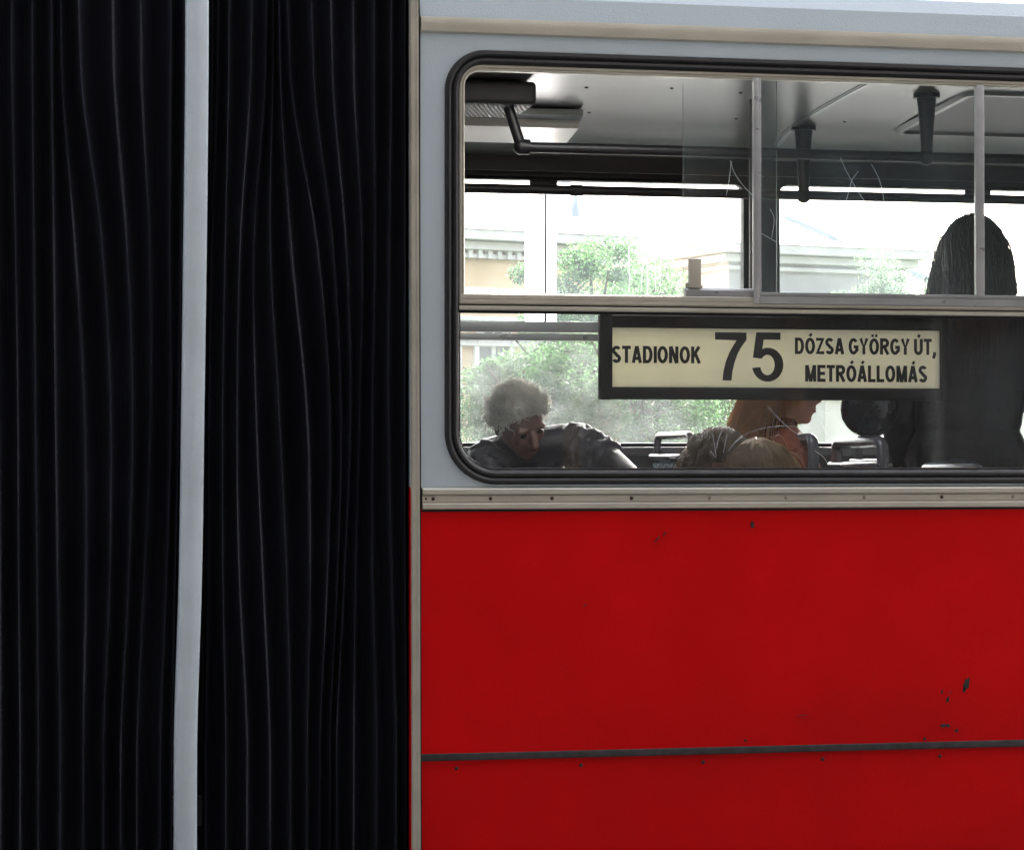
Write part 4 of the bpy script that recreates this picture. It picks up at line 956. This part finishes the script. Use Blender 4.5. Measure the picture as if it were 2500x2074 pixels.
# shoulder bag held against the standing passenger
bc = P(2122, 985, YT - .12)
bag = empty('shoulder_bag', (bc.x, bc.y, bc.z - .1)); tag(bag, 'shiny black rounded shoulder bag at the left side of the standing passenger', 'bag')
def bp_(o): o.parent = bag; o.matrix_parent_inverse = Matrix.Translation(-bag.location); return o
m_ = MB(); bm = bmesh.new(); bmesh.ops.create_uvsphere(bm, u_segments=48, v_segments=32, radius=1)
for v in bm.verts:
    c = v.co; k = 1 + .035*mnoise.noise(c*4) + .03*math.sin(c.x*9 + c.z*5)*max(0, c.z + .6)
    v.co = bc + V(c.x*.088*k*(1 - .12*c.z), c.y*.06*k, c.z*.10*k)
m_.bm(bm); bp_(m_.build('bag_body', M['bag'], None))
m_ = MB(); sh = J['sh'][0]
m_.tube([bc + V(-.05, 0, .08), bc + V(-.02, .02, .22), sh + V(-.01, -.05, -.05), sh + V(.05, 0, .075), sh + V(.02, .07, -.05), bc + V(.04, .04, .08)], [.010]*6, 10); bp_(m_.build('strap', M['bag'], None))
m_ = MB(); m_.tube([bc + V(-.075, -.035, .055), bc + V(-.02, -.062, .052), bc + V(.04, -.058, .054), bc + V(.078, -.03, .06)], .003, 8); bp_(m_.build('zip', M['screw'], None))

# ================================================================== OUTSIDE
def rings_tree(px, Y, ztop_px, rw, zlow, label, m='leaf', nleaf=42000, seed=1, leaf=.066, group='trees beyond the bus'):
    """crown centred on px; rw half width in metres; zlow height of lowest leaves"""
    rnd = random.Random(seed); base = P(px, 1110, Y); x0 = base.x; ztop = Z_(px, ztop_px, Y)
    root = empty('tree', (x0, Y, 0)); tag(root, label, 'tree', group)
    tk = MB(); zc = (ztop + zlow)/2
    tk.tube([(0, 0, -.1), (.05, 0, zlow*.6), (-.04, .05, zlow + .4), (.05, 0, zc), (.02, 0, ztop - .8)], [.19, .15, .13, .08, .02], 10)
    limbs = []
    for i in range(11):
        a = rnd.uniform(0, 6.28); z0 = rnd.uniform(zlow*.9, zc + .3); L = rw*rnd.uniform(.6, .95)
        e = V(math.cos(a)*L, math.sin(a)*L*.8, min(z0 + rnd.uniform(.4, 1.5), ztop - .4)); limbs.append(e)
        tk.tube([(0, 0, z0), V(0, 0, z0).lerp(e, .5) + V(0, 0, -.12), e], [.065, .04, .012], 7)
    tr = tk.build('trunk', M['bark'], root)
    cl = []
    for i in range(95):
        while True:
            u = V(rnd.uniform(-1, 1), rnd.uniform(-1, 1), rnd.uniform(-1, 1))
            if abs(u.x)**2.3 + u.y*u.y + abs(u.z)**2.6 < 1: break
        q = V(u.x*rw*.86, u.y*rw*.75, zc + u.z*(ztop-zlow)/2*.86); cl.append((q, rnd.uniform(.24, .60)*rw*.42))
    vs, fs = [], []
    for i in range(nleaf):
        q, rr = cl[rnd.randrange(len(cl))]
        d = V(rnd.gauss(0, 1), rnd.gauss(0, 1), rnd.gauss(0, 1)).normalized()*rr*rnd.random()**.4; p = q + V(d.x*1.25, d.y, d.z*.8)
        a = V(rnd.gauss(0, 1), rnd.gauss(0, 1), rnd.gauss(0, .6)).normalized(); b = a.orthogonal().normalized(); b = Matrix.Rotation(rnd.uniform(0, 6.28), 3, a) @ b
        L = leaf*rnd.uniform(.6, 1.2); k = len(vs)
        vs += [p - a*L*.5, p + b*L*.28, p + a*L*.5, p - b*L*.28]; fs.append((k, k+1, k+2, k+3))
    me = bpy.data.meshes.new('crown'); me.from_pydata([tuple(v) for v in vs], [], fs); me.update(); me.materials.append(M[m])
    o = bpy.data.objects.new('crown', me); COL.objects.link(o); o.parent = root
    return root
rings_tree(1440, 36, 556, 1.75, 1.6, 'tall green tree right of the white strip on the far window', seed=2)
rings_tree(1285, 34, 835, 1.6, 1.3, 'low green tree behind the bending passenger', seed=3)
rings_tree(1615, 41, 578, 1.25, 1.8, 'slim green tree seen behind the window catch', seed=4, nleaf=32000)
rings_tree(1525, 39, 622, 1.5, 1.6, 'dense green tree between the tall tree and the slim tree', seed=14)
rings_tree(1560, 33, 760, 2.1, 1.2, 'low broad tree under the left half of the route board', seed=6)
rings_tree(1790, 37, 800, 1.5, 1.2, 'low tree beside the window pillar under the route board', seed=16, nleaf=32000)
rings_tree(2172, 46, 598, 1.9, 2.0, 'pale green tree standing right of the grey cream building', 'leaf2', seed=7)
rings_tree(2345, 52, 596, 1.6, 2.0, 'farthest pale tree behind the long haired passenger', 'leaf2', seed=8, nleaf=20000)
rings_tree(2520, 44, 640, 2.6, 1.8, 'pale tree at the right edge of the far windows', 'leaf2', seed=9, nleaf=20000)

def building(pxl, pxr, Y, eave_px, rotdeg, wall, label, wins, roof_h=1.6, arched=False, chimney=None, base=0.0, bands=()):
    """facade box: left corner at pixel pxl; turned by rotdeg"""
    a = P(pxl, 1110, Y); zt = Z_(pxl, eave_px, Y)
    # find width so that the right corner falls at pxr
    ang = R(rotdeg); L = 5.0
    for k in range(400):
        q = V(a.x + math.cos(ang)*L, Y + math.sin(ang)*L, EYE) - CP
        px = W/2 + F*q.dot(CR)/q.dot(fwd)
        if px >= pxr: break
        L += .1
    root = empty('building', (a.x, Y, 0)); root.rotation_euler = (0, 0, ang); tag(root, label, 'building')
    dp = 9.0
    w = MB(); w.box(0, L, 0, dp, 0, zt); wl = w.build('wall', M[wall], root, False)
    c = MB()
    for (z, hgt, out) in [(zt - .22, .22, .42), (zt - .42, .18, .24), (zt - .60, .10, .12)] + [(zt - b, h_, o_) for b, h_, o_ in bands]:
        c.box(-out, L + out, -out, dp + out, z, z + hgt, .02)
    c.build('cornice', M['white_stone'], root, False)
    if wall == 'stucco':
        d = MB(); n = int(L/.24)
        for i in range(n): d.box(i*.24 + .05, i*.24 + .15, -.17, -.002, zt - .60, zt - .425)
        d.build('dentils', M['white_stone'], root, False)
    r = MB(); o = .45; r.add([(-o, -o, zt + .003), (L+o, -o, zt + .003), (L+o, dp+o, zt + .003), (-o, dp+o, zt + .003), (min(3.1, L*.38), dp/2, zt + roof_h), (L - min(3.1, L*.38), dp/2, zt + roof_h)],
          [(0,1,5,4), (1,2,5), (2,3,4,5), (3,0,4), (3,2,1,0)]); rf = r.build('roof', M['slate'], root, False)
    if chimney:
        for cx, hh, ww in chimney:
            m_ = MB(); m_.box(cx, cx + ww, 1.6, 2.2, zt + .1, zt + hh, .02); m_.box(cx - .08, cx + ww + .08, 1.52, 2.28, zt + hh + .001, zt + hh + .12, .02); m_.build('chimney', M['orange'], rf)
    for (x, z0, ww, hh, arch) in wins:
        if x + ww > L - .2: continue
        f = MB(); f.box(x - .12, x, -.10, -.004, z0 - .1, z0 + hh + .08, .015); f.box(x + ww, x + ww + .12, -.10, -.004, z0 - .1, z0 + hh + .08, .015)
        f.box(x, x + ww, -.13, -.004, z0 - .12, z0, .015)
        if arch:
            pts = [(x + ww/2 + (ww/2 + .05)*math.cos(R(t)), -.06, z0 + hh + (ww/2 + .05)*math.sin(R(t))) for t in range(0, 181, 12)]; f.tube(pts, .08, 6)
            for t in (45, 90, 135): f.tube([(x + ww/2, -.035, z0 + hh), (x + ww/2 + ww/2*math.cos(R(t)), -.035, z0 + hh + ww/2*math.sin(R(t)))], .025, 5)
        else: f.box(x - .2, x + ww + .2, -.18, -.004, z0 + hh + .09, z0 + hh + .22, .015)
        nx = 2; nz = max(2, int(hh/.34))
        for i in range(1, nx): f.box(x + ww*i/nx - .05, x + ww*i/nx + .05, -.05, -.012, z0, z0 + hh)
        for i in range(0, nz + 1): f.box(x, x + ww, -.048, -.014, z0 + hh*i/nz - .018, z0 + hh*i/nz + .018)
        fo = f.build('window', M['white_stone'], root, False)
        g = MB(); g.box(x, x + ww, -.010, -.003, z0, z0 + hh)
        if arch:
            pts = [(x + ww/2 + ww/2*math.cos(R(t)), z0 + hh + ww/2*math.sin(R(t))) for t in range(0, 181, 12)]; n = len(pts)
            g.add([(p[0], -.008, p[1]) for p in pts], [tuple(range(n))])
        g.build('glass', M['winglass'], fo, False)
    return root, L, zt
wz = 1.85
b1, L1, z1_ = building(1010, 1290, 46, 556, 18, 'stucco', 'pale yellow villa with white cornices and arched lattice windows at the left', [(.25, wz, .75, 2.3, True), (1.55, wz, .75, 2.3, True), (2.9, wz, .75, 2.3, True), (4.2, wz, .75, 2.3, True)], 1.5,
         bands=((1.35, .12, .10), (1.95, .10, .08), (2.5, .14, .12)))
# mast with a wide flat cap on the villa roof
m_ = MB(); m_.tube([(2.2, 2.2, z1_ - .1), (2.2, 2.2, z1_ + .55), (2.2, 2.2, z1_ + 1.15)], .035, 8); m_.tube([(2.2, 2.2, z1_ + .98), (2.2, 2.2, z1_ + 1.06), (2.2, 2.2, z1_ + 1.12)], [.06, .22, .20], 14)
m_.box(1.85, 2.55, 2.17, 2.23, z1_ + 1.11, z1_ + 1.16, .01); m_.build('roof_mast', M['pole_blue'], b1)
building(1475, 1830, 58, 590, 12, 'orange', 'orange and cream house half hidden by the middle trees', [(.8, wz, 1.0, 2.0, False), (2.8, wz, 1.0, 2.0, False), (4.8, wz, 1.0, 2.0, False), (.8, 4.6, 1.0, 1.1, False), (2.8, 4.6, 1.0, 1.1, False), (4.8, 4.6, 1.0, 1.1, False)], 1.0, bands=((1.1, .14, .12),))
building(1780, 2105, 50, 596, 14, 'stucco2', 'grey cream building with a heavy cornice right of the window pillar', [(.5, 3.2, 1.1, 1.5, False), (2.4, 3.2, 1.1, 1.5, False), (.5, 1.2, 1.1, 1.4, False), (2.4, 1.2, 1.1, 1.4, False)], .7, bands=((1.25, .16, .16), (1.9, .10, .1), (2.3, .08, .08)))
building(2015, 2090, 40, 900, 4, 'white_stone', 'white gatehouse seen beside the shoulder bag', [], .4)
# crane boom rising from behind the grey building
tp = P(1916, 529, 60); te = P(2400, 742, 60); cr = empty('crane', (te.x, 60, 0)); tag(cr, 'pale blue crane with its slanted boom showing above the grey cream building', 'crane')
tp = tp - V(te.x, 60, 0); te = te - V(te.x, 60, 0)
m_ = MB(); m_.tube([te, te.lerp(tp, .5), te.lerp(tp, .69)], [.16, .10, .08], 10); m_.tube([te.lerp(tp, .70), te.lerp(tp, .75)], [.05, .05], 8); m_.tube([te.lerp(tp, .75), tp], [.10, .08], 10); m_.build('boom', M['pole_blue'], cr)
m_ = MB(); m_.box(-1.3, 1.6, -1.2, 1.2, .8, 3.2, .15); m_.tube([(0, 0, 2.8), te], [.5, .25], 12); m_.build('cab', M['pole_blue'], cr)
for x in (-1.6, 1.6):
    m_ = MB(); m_.tube([(x, -1.4, .5), (x, 1.4, .5)], .5, 20); m_.build('wheel', M['tyre'], cr)
# lantern hanging on a span wire
hl = P(1405, 505, 24); lo = empty('hanging_lantern', hl); tag(lo, 'pale blue lantern hanging from a street wire above the green tree', 'street lamp')
m_ = MB(); m_.tube([(0, 0, -.12), (0, 0, -.08), (0, 0, .06), (0, 0, .13)], [.055, .062, .05, .022], 16); m_.build('lantern', M['pole_blue'], lo)
wp = MB(); wp.tube([(-14, 0, .55), (0, 0, .30), (14, 0, .55)], .006, 5); wp.tube([(0, 0, .13), (0, 0, .30)], .006, 5); wp.build('span_wire', M['pole_blue'], lo)
for k, sx in enumerate((-14, 14)):
    q = empty('wire_post', (hl.x + sx, 24, 0)); m_ = MB(); m_.tube([(0, 0, 0), (0, 0, 3), (0, 0, hl.z + .8)], [.1, .09, .06], 10); m_.build('post', M['pole_blue'], q)
    tag(q, 'steel post carrying the span wire at its %s end' % ('left' if k == 0 else 'right'), 'post', 'span wire posts')

# unseen houses behind the camera : made tall and dark to shade the near side of the bus and show in the glass
bh = empty('unseen_terrace', (0, -8.3, 0)); tag(bh, 'unseen tall dark brick terrace behind the viewer, shaped to shade the bus and mirrored in its glass', 'building')
m_ = MB(); m_.box(-60, 60, -12, 0, 0, 28.5); m_.build('wall', M['brown_wall'], bh, False)
m_ = MB(); m_.box(-60.3, 60.3, -12.3, .35, 28.5, 28.9, .03); m_.build('cornice', M['brown_trim'], bh, False)
src = None
for r_ in range(6):
    for i in range(14):
        x = -26 + i*4.1; z = 1.2 + r_*3.7
        if src is None:
            f = MB(); f.box(-.85, .85, .004, .12, -.15, 0, .01); f.box(-.75, -.63, .004, .08, 0, 2.1, .01); f.box(.63, .75, .004, .08, 0, 2.1, .01); f.box(-.75, .75, .004, .09, 2.1, 2.25, .01); f.box(-.04, .04, .006, .06, 0, 2.1)
            src = f.build('window', M['brown_trim'], bh, False); g = MB(); g.box(-.63, .63, .003, .02, 0, 2.1); gs = g.build('glass', M['unmirrored'], src, False); src.location = (x, 0, z)
        else:
            c = src.copy(); COL.objects.link(c); c.parent = bh; c.location = (x, 0, z); d = gs.copy(); COL.objects.link(d); d.parent = c

# unseen roof added over the viewer's side of the street : keeps the near side of the bus in shade
cn = empty('added_canopy', (0, -4.6, 0)); tag(cn, 'added dark roof on steel posts, out of view, shading the near side of the bus', 'shade_canopy')
m_ = MB(); m_.box(CX0, CX1, -3.4, 1.75, 4.1, 4.32, .03); m_.build('shade_canopy_roof', M['shade_canopy'], cn)
for x in (CX0 + .6, (CX0 + CX1)/2 - 4, (CX0 + CX1)/2 + 4, CX1 - .6):
    m_ = MB(); m_.tube([(x, -3.0, 0), (x, -3.0, 2), (x, -3.0, 4.099)], .08, 12); m_.build('post', M['shade_canopy'], cn)
